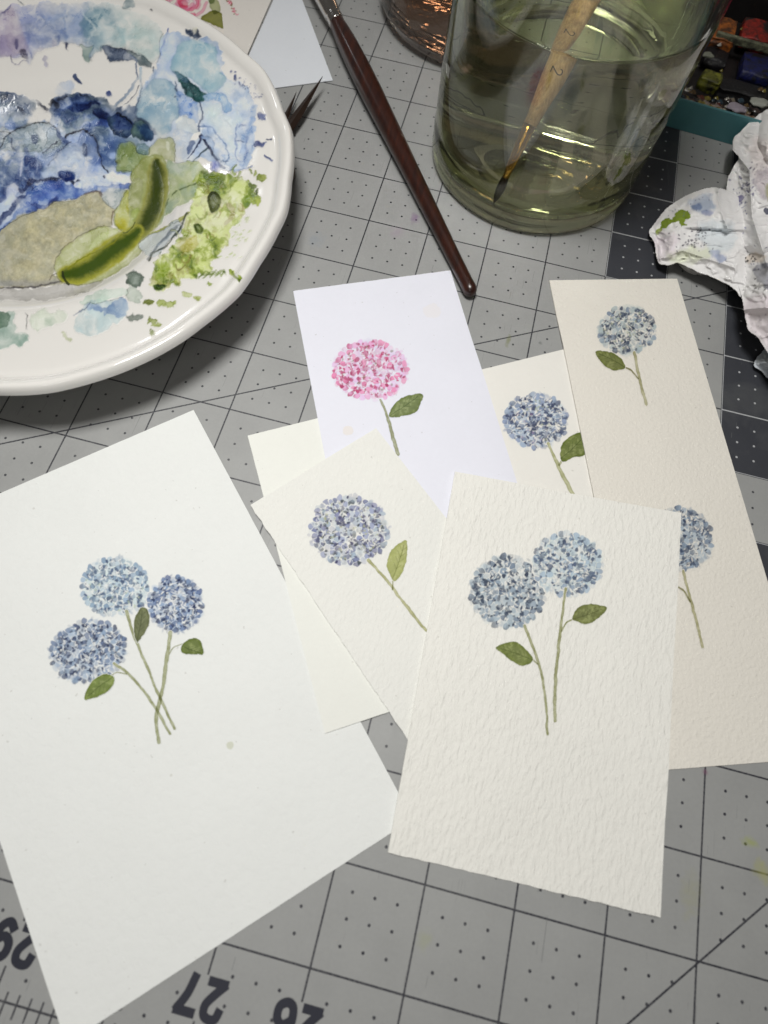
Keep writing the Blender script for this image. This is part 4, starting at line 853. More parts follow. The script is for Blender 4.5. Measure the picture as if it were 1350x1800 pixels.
def chip(x, y, w_, h_, c, e=None, cl=G_, a=.9): B([(x - w_, y), (x - w_ * .5, y - h_), (x + w_ * .4, y - h_ * .8), (x + w_, y - h_ * .1), (x + w_ * .5, y + h_), (x - w_ * .5, y + h_ * .8)], c, a, .6, 1.4, ecol=e, wob=2.4, ws=5, soft=1.1, cls=cl, rel=.12)
for x, y, w_, h_, c in [(441, 300, 3, 4, (160, 168, 120)), (449, 304, 3, 5, (178, 184, 130)), (459, 313, 8, 6, (146, 156, 70)), (442, 326, 6, 5, (120, 134, 72)), (451, 338, 3, 7, (118, 128, 84)), (452, 354, 5, 9, (174, 184, 96)), (394, 478, 3, 3, (96, 112, 50)), (330, 518, 7, 5, (176, 184, 128)), (347, 526, 6, 4, (176, 184, 120)), (262, 531, 10, 5, (136, 144, 76)), (284, 532, 8, 6, (180, 188, 130)), (298, 535, 9, 5, (180, 188, 130)), (268, 564, 9, 5, (160, 168, 110)), (276, 572, 8, 4, (170, 178, 120)), (267, 583, 3, 5, (170, 176, 140)), (407, 477, 5, 6, (172, 184, 96)), (421, 491, 4, 8, (164, 178, 90)), (368, 500, 5, 3, (170, 182, 120))]: chip(x, y, w_, h_, c, (90, 104, 44))
for q in range(9): S([(350 + q * 5, 490 - (q * 7) % 13), (362 + q * 4, 478 + (q * 5) % 9), (372 + q * 3, 484 - (q * 3) % 11)], 2, (124, 142, 56), .7, cls=G_)
S([(409, 478), (414, 486), (422, 496)], 4, (130, 144, 70), .85, cls=G_)
chip(238, 490, 16, 14, (92, 106, 94), (52, 62, 58), Y_, .95); B([(226, 484), (238, 480), (246, 496), (234, 500)], (140, 152, 142), .5, .2, wob=3, cls=Y_); chip(236, 518, 15, 14, (184, 192, 182), (104, 116, 104), Y_); chip(238, 559, 15, 5, (112, 120, 112), (70, 78, 72), Y_, .95)
# cooler washes on the near rim
B([(128, 566), (138, 548), (152, 534), (166, 528), (190, 532), (216, 524), (224, 534), (224, 550), (210, 566), (190, 580), (160, 588), (136, 584)], (198, 208, 208), .88, .3, 1.4, ecol=(160, 172, 170), wob=2.5, cls=B_)
B([(152, 542), (164, 530), (186, 546), (206, 528), (222, 528), (226, 546), (212, 556), (192, 556), (172, 548)], (158, 176, 200), .75, .3, 2, wob=4, av=.5, ecol=(112, 132, 172), cls=B_); S([(126, 554), (140, 544), (152, 540), (160, 530)], 1.8, (88, 108, 140), .8, cls=B_)
B([(140, 530), (160, 518), (186, 508), (216, 504), (224, 516), (206, 526), (184, 528), (160, 534)], (196, 208, 198), .7, .3, 1.6, wob=4, ecol=(150, 170, 150), cls=G_)
B([(50, 560), (64, 548), (90, 546), (112, 548), (110, 566), (92, 572), (70, 580), (52, 574)], (202, 210, 194), .65, .2, 2, 4, wob=4, cls=G_); B([(82, 562), (96, 558), (98, 568), (86, 572)], (156, 176, 156), .6, .1, soft=4, wob=3, cls=G_)
B([(-70, 552), (0, 550), (18, 548), (24, 560), (22, 570), (30, 586), (50, 590), (44, 604), (20, 610), (0, 613), (-70, 612)], (158, 178, 168), .85, .3, 1.6, ecol=(112, 136, 124), wob=4, cls=G_, av=.4); B([(-4, 552), (10, 548), (20, 558), (12, 576), (-6, 576)], (112, 136, 118), .75, .4, 1.5, wob=3, ecol=(62, 84, 72), cls=G_)
S([(112, 584), (118, 596), (124, 600)], 5, (196, 200, 176), .8, cls=G_); S([(42, 554), (47, 566), (44, 582)], 1.4, (120, 124, 122), .8)

# wet-in-wet pass: the colours creep, soften and settle unevenly
def bsamp(A, x, y):
    fx = np.clip((x - cv.x0) * cv.res, 0, A.shape[1] - 1.01); fy = np.clip((y - cv.y0) * cv.res, 0, A.shape[0] - 1.01); i = fx.astype(int); j = fy.astype(int); a = (fx - i)[..., None]; b_ = (fy - j)[..., None]
    return (A[j, i] * (1 - a) + A[j, i + 1] * a) * (1 - b_) + (A[j + 1, i] * (1 - a) + A[j + 1, i + 1] * a) * b_
X, Y = cv.X, cv.Y
ox = 5 * (fbm(X / 7, Y / 7, 201, 3) - .5) + 9 * (fbm(X / 24, Y / 24, 203, 2) - .5); oy = 5 * (fbm(X / 7, Y / 7, 205, 3) - .5) + 9 * (fbm(X / 24, Y / 24, 207, 2) - .5)
pk = np.concatenate([cv.c, cv.a[..., None], cv.r[..., None]], -1); sg = np.where((cv.k == G_) | (cv.k == Y_), .45, 1.0); pk = bsamp(pk, X + ox * sg, Y + oy * sg)
def blur3(A, r):
    for ax in (0, 1):
        p_ = np.pad(A, [(r + 1, r) if i == ax else (0, 0) for i in range(3)], mode='edge'); c_ = np.cumsum(p_, ax); k_ = 2 * r + 1
        A = (c_.take(range(k_, c_.shape[ax]), ax) - c_.take(range(0, c_.shape[ax] - k_), ax)) / k_
    return A
b1 = .45 * pk + .55 * blur3(pk, 1); b4 = blur3(blur3(pk, 4), 3)
soft = sstep(.38, .62, fbm(X / 30, Y / 30, 211, 3))[..., None] * .5 * sstep(0.2, .8, blur3(cv.a[..., None], 3))
soft = soft * np.where((cv.k == G_) | (cv.k == Y_), .25, 1.0)[..., None]; pk = b1 * (1 - soft) + b4 * soft
Yp_ = (cv.k == Y_)[..., None]; cv.c = pk[..., :3]; cv.a = pk[..., 3]; cv.r = pk[..., 4]
D = -np.log(np.clip(cv.c / BW, .02, 1.0))
qx = X / 15 + 1.3 * fbm(X / 17, Y / 17, 221, 3); qy = Y / 15 + 1.3 * fbm(X / 17, Y / 17, 223, 3); f1 = fbm(qx, qy, 225, 4); f2 = fbm(X / 48 + .8 * f1, Y / 40, 227, 3)
ridge = np.exp(-np.abs(f1 - .52) / .012) * sstep(.45, .6, fbm(X / 40, Y / 40, 229, 2))
amp = np.where(cv.k == Y_, .35, np.where(cv.k == G_, .75, 1.0))
fac = 1 + amp * (1.7 * (f1 - .5) + 1.3 * (f2 - .5) + .9 * ridge)
fac = fac * np.where((cv.k == B_), 1.42, np.where(cv.k == P_, 1.12, np.where(cv.k == G_, 1.32, 1.0)))
Dm = D.mean(-1, keepdims=True); ds_ = np.where(cv.k == P_, .72, np.where(cv.k == B_, .9, 1.0))[..., None]; D = Dm + (D - Dm) * ds_
D = D * np.clip(fac, .25, 2.4)[..., None]; cv.c = BW * np.exp(-D)
cv.r = cv.r + .05 * ridge * (cv.a > .3) + .10 * sstep(.35, .7, f1) * (cv.a > .3)
kk = cv.k.copy(); lo_ = (cv.a > .05) & (kk == 0)
for sh in (1, 2, 4, 6, 8):
    for dy, dx in ((0, sh), (0, -sh), (sh, 0), (-sh, 0)):
        r_ = np.roll(kk, (dy, dx), (0, 1)); kk = np.where((kk == 0) & lo_ & (r_ > 0), r_, kk)
cv.k = kk
def pooled(path, w, prof, outer, inner, seed, rel=.12):
    P = catmull(path, False); sl = cv.box(P, w); X, Y = cv.X[sl], cv.Y[sl]
    wx = X + 5 * (fbm(X / 12, Y / 12, seed, 3) - .5); wy = Y + 5 * (fbm(X / 12, Y / 12, seed + 4, 3) - .5); d, t = line_dist(wx, wy, P)
    ww = w / 2 * np.interp(t, prof[0], prof[1]); q = np.clip(1 - d / ww, -1, 1); m = np.clip((ww - d) / 5 + .3, 0, 1)
    k = sstep(.02, .80, q + .22 * (fbm(X / 12, Y / 12, seed + 8, 3) - .5) + .10 * (fbm(X / 3, Y / 3, seed + 9, 2) - .5))
    c = s2l(outer) * (1 - k[..., None]) + s2l(inner) * k[..., None]; e = .16 * np.exp(-np.maximum(ww - d, 0) / 1.5); c = c * (1 - e[..., None])
    cv.c[sl] = cv.c[sl] * (1 - m[..., None]) + c * m[..., None]; cv.a[sl] = np.maximum(cv.a[sl], m); cv.k[sl] = np.where(m > .5, G_, cv.k[sl]); cv.r[sl] = np.maximum(cv.r[sl], rel * m * sstep(0, .5, q) + .1 * m)
pooled([(275, 284), (277, 310), (275, 340), (268, 370), (254, 396), (238, 416)], 42, ([0, .15, .5, .8, 1], [.45, .9, 1.05, .95, .7]), (148, 150, 80), (52, 64, 14), 91)
pooled([(114, 484), (138, 480), (168, 464), (196, 444), (222, 424), (243, 408)], 50, ([0, .2, .6, .85, 1], [.62, .9, 1.0, .8, .5]), (158, 158, 58), (56, 76, 10), 93)
S([(110, 478), (114, 494), (122, 500)], 4, (38, 46, 18), .9, cls=G_); S([(120, 474), (150, 452), (190, 434), (214, 414)], 2.4, (122, 126, 24), .8, cls=G_, rel=.1); S([(238, 392), (226, 408), (216, 410)], 2, (74, 84, 24), .85, cls=G_)
XY = np.stack([cv.X, cv.Y], -1); z = np.full(cv.X.shape, .012)
for _ in range(30):
    W = un(XY, z); z = .5 * z + .5 * plate_top(W[..., 0] / MM, W[..., 1] / MM) * MM
W = un(XY, z); W[..., 2] = z + (.00005 + cv.r * .0010 * sstep(.0, .3, cv.a))
sv = s_of(W[..., 0] / MM, W[..., 1] / MM)
b = NB('dried_watercolour'); p_ = b.pos()
n = b.noise(p_, 1600, 3)
b.bsdf(Base_Color=b.attr(), Roughness=b.math('MULTIPLY_ADD', b.noise(p_, 150, 2), .25, .12), Normal=b.bump(n, .12, .0001)); PAINT = b.m
for cls_, nm in ((P_, 'purple_paint'), (B_, 'blue_paint'), (Y_, 'grey_paint'), (G_, 'green_paint')):
    link(nm, grid_mesh(nm, W, (cv.k == cls_) & (cv.a > .06) & (sv < .985), cv.c), PAINT, plate)

# ---------------------------------------------------------------- brushes
def tube_along(a, b_, prof, n=32):
    """prof: list of (t mm from a, radius mm)"""
    a = Vector(a); b_ = Vector(b_); d = (b_ - a).normalized(); q = d.to_track_quat('Z', 'Y').to_matrix().to_4x4()
    me = lathe('t', [(r * MM, t * MM) for t, r in prof], n); me.transform(Matrix.Translation(a) @ q); me.update(); return me
b = NB('mahogany_lacquer'); p_ = b.pos()
g = b.noise(b.vmap(p_, (1, .06, .6), (0, 0, -.68)), 500, 4, .6, .2); g2 = b.noise(p_, 120, 3)
cc = b.mix(b.ramp(g, .35, .7), rgba((38, 17, 12)), rgba((62, 28, 16))); cc = b.mix(b.math('MULTIPLY', b.ramp(g2, .5, .8), .6), cc, rgba((30, 14, 14)))
b.bsdf(Base_Color=cc, Roughness=.32, Coat_Weight=.25, Coat_Roughness=.15, Normal=b.bump(g, .08, .0001)); MAHOG = b.m
METAL = simple('polished_ferrule', (196, 192, 186), .16, 1.0, var=.1, scale=600, bump=.1, bscale=300)
tipw = un((831, 519), .0029); fw = un((592, 40), .0068)
ax = Vector(tipw); bx = Vector(fw); L = (bx - ax).length / MM; Ltot = L
d_ = (bx - ax).normalized()
brush = thing('paint_brush', 'long paint brush with a thick dark mahogany handle and silver ferrule, lying on the mat', 'paint brush', tuple((ax + bx) / 2 * 1.0 - Vector((0, 0, (ax.z + bx.z) / 2))))
hp = [(0, 0), (.3, 1.3), (1.0, 2.1), (2.2, 2.7), (3.6, 2.85), (6, 2.75), (L * .1, 2.75), (L * .25, 3.2), (L * .42, 3.7), (L * .58, 4.4), (L * .70, 4.9), (L * .80, 4.95), (L * .88, 4.7), (L * .94, 4.3), (L * .975, 3.8), (L * .99, 3.65), (L * 1.0, 3.5), (L * 1.0, 0)]
link('handle', tube_along(ax, bx, [(t, r) for t, r in hp], 40), MAHOG, brush)
fp = [(L - 1, 0), (L - 1, 3.55), (L, 3.62), (L + 1, 3.9), (L + 2.0, 3.7), (L + 2.6, 3.95), (L + 3.6, 3.7), (L + 5, 3.8), (L + 6, 4.1), (L + 20, 4.6), (L + 34, 4.9), (L + 34, 0)]
link('ferrule', tube_along(ax, bx, fp, 40), METAL, brush)
link('bristles', tube_along(ax, bx, [(L + 33.5, 0), (L + 33.5, 4.6), (L + 40, 5.4), (L + 50, 4.6), (L + 58, 2.2), (L + 63, .2), (L + 63, 0)], 32), simple('dark_bristle', (52, 40, 34), .6, bump=.5, bscale=3000), brush)

# ---------------------------------------------------------------- scissors under the rim
STEEL = simple('dark_steel', (84, 68, 60), .34, .85, var=.2, scale=500, bump=.15, bscale=900)
sc_tip = un((567, 135), .006); sc_in = un((503, 232), .0035); sdir = Vector(sc_in - sc_tip); sdir.z = 0; sdir.normalize(); sn = Vector((-sdir.y, sdir.x, 0))
scis = thing('scissors', 'small steel scissors with two pointed tips poking out from under the plate rim', 'scissors', (float(sc_tip[0]), float(sc_tip[1]), 0))
def blade(tip, heel, w, t, name='blade'):
    tip = Vector(tip); heel = Vector(heel); d = (heel - tip).normalized(); n_ = Vector((-d.y, d.x, 0)).normalized(); up_ = d.cross(n_) * -1
    if up_.z < 0: up_ = -up_
    V = []; F = []; K = 12; L = (heel - tip).length
    for k in range(K + 1):
        s = k / K; ww = w * (0.03 + .97 * min(1.0, s * 1.6) ** .9) / 2; c = tip + d * L * s; th = t * (.25 + .75 * s)
        V += [c + n_ * ww, c + n_ * ww * .15 + up_ * th, c - n_ * ww, c - n_ * ww * .7 - up_ * .0002]
    for k in range(K):
        for q in range(4): F.append((k * 4 + q, k * 4 + (q + 1) % 4, k * 4 + 4 + (q + 1) % 4, k * 4 + 4 + q))
    F += [(0, 1, 2, 3), tuple(K * 4 + q for q in (3, 2, 1, 0))]
    me = mesh_np(name, [tuple(v) for v in V], F, smooth=False); return link(name, me, STEEL, scis)
tipA = Vector(sc_tip); tipB = Vector(un((521, 162), .0045)); piv = Vector(sc_tip) + sdir * .040 - sn * .001; piv.z = .003
blade(tipA, piv + sn * .001, .0044, .0015); blade(tipB, piv - sn * .002 - Vector((0, 0, .0014)), .0030, .0012)
link('pivot_screw', lathe('pivot_screw', [(0, 0), (.0022, 0), (.0022, .0012), (.0016, .0016), (0, .0017)], 20, tuple(piv + Vector((0, 0, .0008)))), STEEL, scis)
for sgn in (-1, 1):
    c = piv + sdir * .020 + sn * .0085 * sgn; V = []; F = []; K = 28; Q = 8
    for k in range(K):
        a = 2 * math.pi * k / K; cx_ = c + sdir * .009 * math.cos(a) + sn * .0062 * math.sin(a); rad = (sdir * math.cos(a) * .0062 + sn * math.sin(a) * .009).normalized()
        for q in range(Q): bq = 2 * math.pi * q / Q; V.append(cx_ + rad * .0012 * math.cos(bq) + Vector((0, 0, .0012 * math.sin(bq) - .0010)))
    for k in range(K):
        for q in range(Q): F.append((k * Q + q, k * Q + (q + 1) % Q, ((k + 1) % K) * Q + (q + 1) % Q, ((k + 1) % K) * Q + q))
    link('handle_loop', mesh_np('handle_loop', [tuple(v) for v in V], F), STEEL, scis)

# ---------------------------------------------------------------- jar of water, tumbler
def glass(name, col, rough=0.0, ior=1.5, bump=0.0, bs=30):
    b = NB(name); p_ = b.pos(); ins = dict(Base_Color=rgba(col), Roughness=rough, IOR=ior, Transmission_Weight=1.0)
    if bump: ins['Normal'] = b.bump(b.noise(b.vmap(p_, (1, 1, .5)), bs, 2), bump, .002)
    b.bsdf(**ins); return b.m
JC = (0.0866, 0.0829)
jar = thing('glass_jar', 'tall clear glass jar of murky green rinse water, with a small brush standing in it', 'jar', (JC[0], JC[1], 0))
def wav(a, z, r): return 1 + .0016 * math.sin(3 * a + 90 * z) + .0010 * math.sin(7 * a - 140 * z + 1) + (.0035 * math.exp(-((a - 5.35) / .02) ** 2) + .0025 * math.exp(-((a - 5.46) / .014) ** 2)) * (1 if r > .03 else 0)
outer = [(0, .0022), (.030, .0018), (.038, .0006), (.0425, .0001), (.0446, .0005), (.0456, .0018), (.0460, .0042), (.0461, .009), (.0462, .0125), (.0459, .016), (.0461, .022), (.0461, .060), (.0462, .100), (.0461, .128), (.0450, .131), (.0437, .130)]
inner = [(.0432, .127), (.0433, .100), (.0432, .060), (.0431, .022), (.0428, .013), (.0416, .0082), (.0385, .0062), (.020, .0056), (0, .0054)]
o1 = catmull(outer, False, 3); i1 = catmull(inner, False, 4)
JG = glass('jar_glass', (250, 252, 246), 0.0, 1.5, .10, 60)
me = lathe('jar_body', [(max(r, 0), z) for r, z in np.concatenate([o1, i1])], 160, (JC[0], JC[1], 0), wav); CASTERS.append(link('jar_body', me, JG, jar))
WL = .0665
wp = [(0, .0053)] + [(r + .0001, z) for r, z in i1[::-1] if z < WL - .001 and r > .015] + [(.0434, WL - .0002), (.0434, WL + .0008), (.0425, WL + .00015), (.0400, WL), (.02, WL), (0, WL)]
wm = NB('rinse_water'); wm.bsdf(Base_Color=rgba((250, 252, 222)), Roughness=0.0, IOR=1.33, Transmission_Weight=1.0)
CASTERS.append(link('rinse_water', lathe('rinse_water', wp, 160, (JC[0], JC[1], 0)), wm.m, jar))

TC = (0.0445, 0.1795)
tumb = thing('glass_tumbler', 'second clear glass with a brownish tinge, standing behind the jar at the top edge', 'glass', (TC[0], TC[1], 0))
to = catmull([(0, .0030), (.034, .0024), (.042, .0004), (.046, 0.0001), (.0500, .0018), (.0525, .006), (.0532, .012), (.0532, .05), (.0534, .092), (.0526, .094), (.0512, .092)], False, 3)
ti = catmull([(.0508, .088), (.0506, .05), (.0502, .014), (.0470, .0085), (.038, .0070), (0, .0066)], False, 3)
link('tumbler_body', lathe('tumbler_body', [(max(r, 0), z) for r, z in np.concatenate([to, ti])], 128, (TC[0], TC[1], 0), lambda a, z, r: 1 + .003 * math.sin(5 * a + 60 * z)), glass('tumbler_glass', (242, 234, 228), .0, 1.5, .2, 80), tumb)
tw = [(0, .0064)] + [(r + .0001, z) for r, z in ti[::-1] if z < .045 and r > .02] + [(.0506, .046), (.04, .046), (0, .046)]
wm2 = NB('brown_rinse_water'); wm2.bsdf(Base_Color=rgba((238, 226, 216)), Roughness=0.0, IOR=1.33, Transmission_Weight=1.0)
link('brown_rinse_water', lathe('brown_rinse_water', tw, 128, (TC[0], TC[1], 0)), wm2.m, tumb)

# small brush standing in the jar
bt = Vector((0.0752, 0.0449, 0.0068)); btop = Vector((0.1060, 0.1190, 0.150))
sb = thing('small_brush', 'small brush with worn pale wooden handle and brass ferrule, standing in the jar of water', 'paint brush', tuple(bt))
b = NB('bare_wood'); p_ = b.pos(); g = b.noise(b.vmap(p_, (1, 1, .08)), 1400, 4, .6); g2 = b.noise(p_, 260, 4)
cc = b.mix(b.ramp(g, .3, .7), rgba((226, 190, 138)), rgba((184, 140, 92))); cc = b.mix(b.math('MULTIPLY', b.ramp(g2, .55, .75), .7), cc, rgba((96, 70, 50)))
b.bsdf(Base_Color=cc, Roughness=.5); WOOD = b.m
BRASS = simple('brass_ferrule', (206, 160, 84), .22, 1.0, var=.15, scale=700)
link('handle', tube_along(bt, btop, [(30, 0), (30, 1.9), (38, 2.7), (48, 3.6), (60, 4.1), (72, 4.2), (95, 3.7), (125, 3.0), (158, 2.0), (160, 1.0), (160.2, 0)], 28), WOOD, sb)
link('ferrule', tube_along(bt, btop, [(11, 0), (11, 1.2), (16, 1.5), (23, 1.9), (25, 2.15), (26, 1.9), (27.4, 2.15), (29, 1.95), (32, 2.2), (32, 0)], 28), BRASS, sb)
link('bristles', tube_along(bt, btop, [(0, 0), (.7, .4), (3, 1.3), (7, 1.75), (9.5, 1.6), (11.6, 1.2), (11.6, 0)], 24), simple('wet_bristle', (48, 38, 26), .35, bump=.5, bscale=4000), sb)
dd = (btop - bt).normalized()
for txt, tt_, rad, nm in (('2', 50, 3.75, 'size_numeral'),):
    me = digits_mesh(txt, .0034, .0003); me.transform(Matrix.Rotation(math.pi, 4, 'Z'))
    c = bt + dd * tt_ * MM; toc = (Vector(CAMP) - c).normalized(); zz = (toc - dd * toc.dot(dd)).normalized(); xx = dd; yy = zz.cross(xx)
    for v in me.vertices:   # wrap round the handle
        an = v.co.y / (rad * MM); v.co = c + xx * v.co.x + (zz * math.cos(an) + yy * math.sin(an)) * (rad * MM + .00005 + v.co.z)
    link(nm, me, simple('stamp_ink', (40, 34, 30), .6), sb)

# ---------------------------------------------------------------- tin of pan colours
tin = thing('paint_tin', 'turquoise metal watercolour tin with messy pans of paint, in the shade behind the jar', 'paint box', (0.19, 0.16, 0))
TA = math.radians(-4.8); T0 = Vector((0.1210, 0.1266, 0)); TM = Matrix.Translation(T0) @ Matrix.Rotation(TA, 4, 'Z')
TEAL = simple('turquoise_enamel', (72, 122, 128), .38, var=.12, scale=120, bump=.08)
BLK = simple('paint_caked_enamel', (26, 24, 24), .4, var=.4, scale=200, bump=.6, bscale=500)
TWd, TDp, THt = .200, .094, .0125
for nm, c, s in (('front_wall', (TWd / 2, .0006, THt / 2), (TWd, .0012, THt)), ('back_wall', (TWd / 2, TDp, THt / 2), (TWd, .0012, THt)), ('side_wall', (.0006, TDp / 2, THt / 2), (.0012, TDp - .0013, THt)), ('side_wall', (TWd - .0006, TDp / 2, THt / 2), (.0012, TDp - .0013, THt)), ('base', (TWd / 2, TDp / 2, .0008), (TWd - .003, TDp - .003, .0012))):
    bm = bmesh.new(); box_bm(bm, c, s, 0, .0004, TM); link(nm, bm_mesh(bm, nm), TEAL if nm in ('front_wall', 'side_wall') else BLK, tin)
# rolled lip of the front, caked with paint
K = 180; V = []; cvv = []
rows = np.linspace(0, 1, 26); xs_ = np.linspace(.002, TWd - .002, 420)
Xl, Yl = np.meshgrid(xs_, .0013 + rows * .0120); hh = .0105 + .0030 * (fbm(Xl * 260, Yl * 260, 5, 4) - .5) - .0035 * sstep(.006, .012, Yl)
n1 = fbm(Xl * 380, Yl * 380, 8, 4); n2 = fbm(Xl * 190, Yl * 190, 12, 4)
c = s2l((92, 62, 44)) * np.ones(Xl.shape + (1,)); t = sstep(.5, .6, n1)[..., None]; c = c * (1 - t) + s2l((140, 128, 120)) * t * (1) ; t = sstep(.52, .6, n2)[..., None]; c = c * (1 - t) + s2l((128, 116, 52)) * t; t = (sstep(.5, .42, n1))[..., None]; c = c * (1 - t) + s2l((34, 26, 26)) * t
W_ = np.stack([Xl, Yl, hh], -1) @ np.array(TM.to_3x3()).T + np.array(T0)
link('caked_paint', grid_mesh('caked_paint', W_, None, c, flip=True), PAINT, tin)
def pan_material(col):
    b = NB('caked_pan_colour'); p_ = b.pos(); n = b.noise(p_, 330, 5, .65, .5); n2 = b.noise(p_, 130, 4, .6, 1.0)
    c = b.mix(b.ramp(n, .35, .65), rgba(col), rgba(tuple(v * .45 for v in col))); c = b.mix(b.ramp(n2, .50, .62), c, rgba((16, 14, 14)))
    b.bsdf(Base_Color=c, Roughness=b.math('MULTIPLY_ADD', n, .5, .25), Normal=b.bump(n, .8, .0006)); return b.m
def pan(px, zc, w, h_, col, nm='paint_pan', rot=0.0, tall=.006):
    p = un(px, zc); e = thing  # position on the tin floor
    bm = bmesh.new(); box_bm(bm, (float(p[0]), float(p[1]), float(zc) - tall / 2), (w, h_, tall), TA + rot, .0019)
    bmesh.ops.subdivide_edges(bm, edges=bm.edges, cuts=2, use_grid_fill=True)
    for v in bm.verts: v.co += Vector((vnoise(v.co.x * 900, v.co.y * 900, 3) - .5, vnoise(v.co.y * 900, v.co.z * 900, 6) - .5, vnoise(v.co.x * 700, v.co.z * 900, 9) - .5)) * .0011
    return link(nm, bm_mesh(bm, nm, True), pan_material(col), tin)
pan((1254, 132), .0105, .0098, .0085, (120, 122, 34), rot=-.1)
pan((1272, 48), .0100, .0140, .0190, (160, 88, 24)); pan((1334, 50), .0100, .0150, .0180, (150, 28, 14)); pan((1334, 112), .0080, .0150, .0170, (18, 26, 84))
pan((1262, 92), .0060, .0120, .0120, (22, 20, 24)); pan((1240, 60), .0060, .0100, .012, (24, 22, 26))
pan((1310, 152), .0060, .0240, .0100, (20, 20, 22)); pan((1400, 50), .010, .015, .018, (170, 40, 70)); pan((1400, 115), .008, .015, .017, (60, 90, 60))
for q, (px_, c_) in list(enumerate([((1268, 168), (86, 76, 62)), ((1306, 172), (112, 108, 98)), ((1335, 180), (140, 142, 134)), ((1243, 96), (110, 112, 100)), ((1296, 190), (140, 132, 142)), ((1330, 196), (150, 126, 50)), ((1325, 158), (150, 150, 110))]))[2:5]:
    p = un(px_, .0118 if q != 3 else .0085); bm = bmesh.new(); bmesh.ops.create_icosphere(bm, subdivisions=3, radius=.0030 if q != 3 else .0022)
    for v in bm.verts: v.co *= 1 + .5 * (vnoise(v.co.x * 900 + q, v.co.y * 900, q) - .5); v.co.z *= .3; v.co.x *= 1.5
    bmesh.ops.translate(bm, vec=Vector(p), verts=bm.verts); link('paint_crust', bm_mesh(bm, 'paint_crust', True), simple('crust', c_, .6, var=.3, scale=700), tin)
rnd = random.Random(77); V = []; F = []; Cc = []
for q in range(260):
    x = rnd.uniform(.008, TWd - .01); y = rnd.choice([rnd.uniform(.010, .020), rnd.uniform(.004, .016), rnd.uniform(.02, .085)]); r_ = rnd.uniform(.0005, .0017); z = .0105 if y < .013 else .0045 + .004 * rnd.random()
    if y > .02: r_ *= .8
    c_ = s2l([(120, 112, 98), (84, 66, 40), (110, 100, 40), (60, 50, 48), (150, 146, 138), (92, 48, 36), (44, 60, 70), (30, 26, 26)][rnd.randrange(8)]); n0 = len(V); k_ = 7
    T_ = TM @ Vector((x, y, z + .0012)); V.append(tuple(T_)); Cc.append(c_)
    for k in range(k_): a = 6.283 * k / k_; rr = r_ * rnd.uniform(.6, 1.3); V.append(tuple(TM @ Vector((x + rr * 1.4 * math.cos(a), y + rr * math.sin(a), z)))); Cc.append(c_ * .8)
    for k in range(k_): F.append((n0, n0 + 1 + k, n0 + 1 + (k + 1) % k_))
tag(link('paint_crumbs', mesh_np('paint_crumbs', V, F, np.array(Cc)), PAINT, tin), kind='stuff')
bm = bmesh.new(); box_bm(bm, (.115, .0585, .0100), (.16, .0022, .0030), 0, .0004, TM); link('pan_divider', bm_mesh(bm, 'pan_divider'), pan_material((110, 112, 90)), tin)
# lid folded open behind, pale mixing wells
bm = bmesh.new(); box_bm(bm, (TWd / 2, .112, .004), (TWd, .030, .006), 0, .001, TM); link('mixing_flap', bm_mesh(bm, 'mixing_flap'), pan_material((150, 160, 120)), tin)

# ---------------------------------------------------------------- crumpled paper towel
b = NB('paper_towel'); p_ = b.pos()
v = b.n('ShaderNodeTexVoronoi', {'Vector': p_, 'Scale': 420.0}, feature='F1').outputs['Distance']
n = b.noise(p_, 1900, 3, .6); wr = b.noise(p_, 190, 4, .6, .6)
h = b.math('ADD', b.math('MULTIPLY', b.ramp(v, .1, .45), -.6), b.math('ADD', b.math('MULTIPLY', n, .35), b.math('MULTIPLY', wr, .5)))
b.bsdf(Base_Color=b.attr(), Roughness=.9, Normal=b.bump(h, .35, .0004), **{'Specular_IOR_Level': .15}); TOW = b.m
towel = thing('paper_towel', 'crumpled white paper towel blotted with blue, violet and green paint, at the right edge', 'paper towel', (0.205, 0.045, 0))
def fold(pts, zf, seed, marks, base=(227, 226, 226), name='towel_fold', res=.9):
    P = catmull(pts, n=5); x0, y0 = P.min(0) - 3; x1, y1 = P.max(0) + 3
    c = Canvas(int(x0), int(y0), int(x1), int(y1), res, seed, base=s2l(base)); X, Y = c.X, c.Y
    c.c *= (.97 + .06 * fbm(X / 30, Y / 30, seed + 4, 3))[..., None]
    marks(c)
    d = poly_sdf(X + 3 * (fbm(X / 9, Y / 9, seed, 3) - .5), Y + 3 * (fbm(X / 9, Y / 9, seed + 2, 3) - .5), P)
    z = zf(X, Y, d)
    cr = np.abs(fbm(X / 34 + .8 * fbm(X / 30, Y / 30, seed + 20, 2), Y / 22, seed + 7, 3) - .5); cr2 = np.abs(fbm(X / 16, Y / 20, seed + 9, 3) - .5)
    z = z + (np.exp(-(cr / .05) ** 2) * .55 + 2.4 * (fbm(X / 26, Y / 26, seed + 11, 3) - .5)) * sstep(0, 8, d)
    W = un(np.stack([X, Y], -1), np.maximum(z, .3) * MM); W[..., 2] = np.maximum(z, .3) * MM
    me = grid_mesh(name, W, d > 0, c.c); o = link(name, me, TOW, towel)
    md = o.modifiers.new('ply', 'SOLIDIFY'); md.thickness = .00025; md.offset = -1
    return o
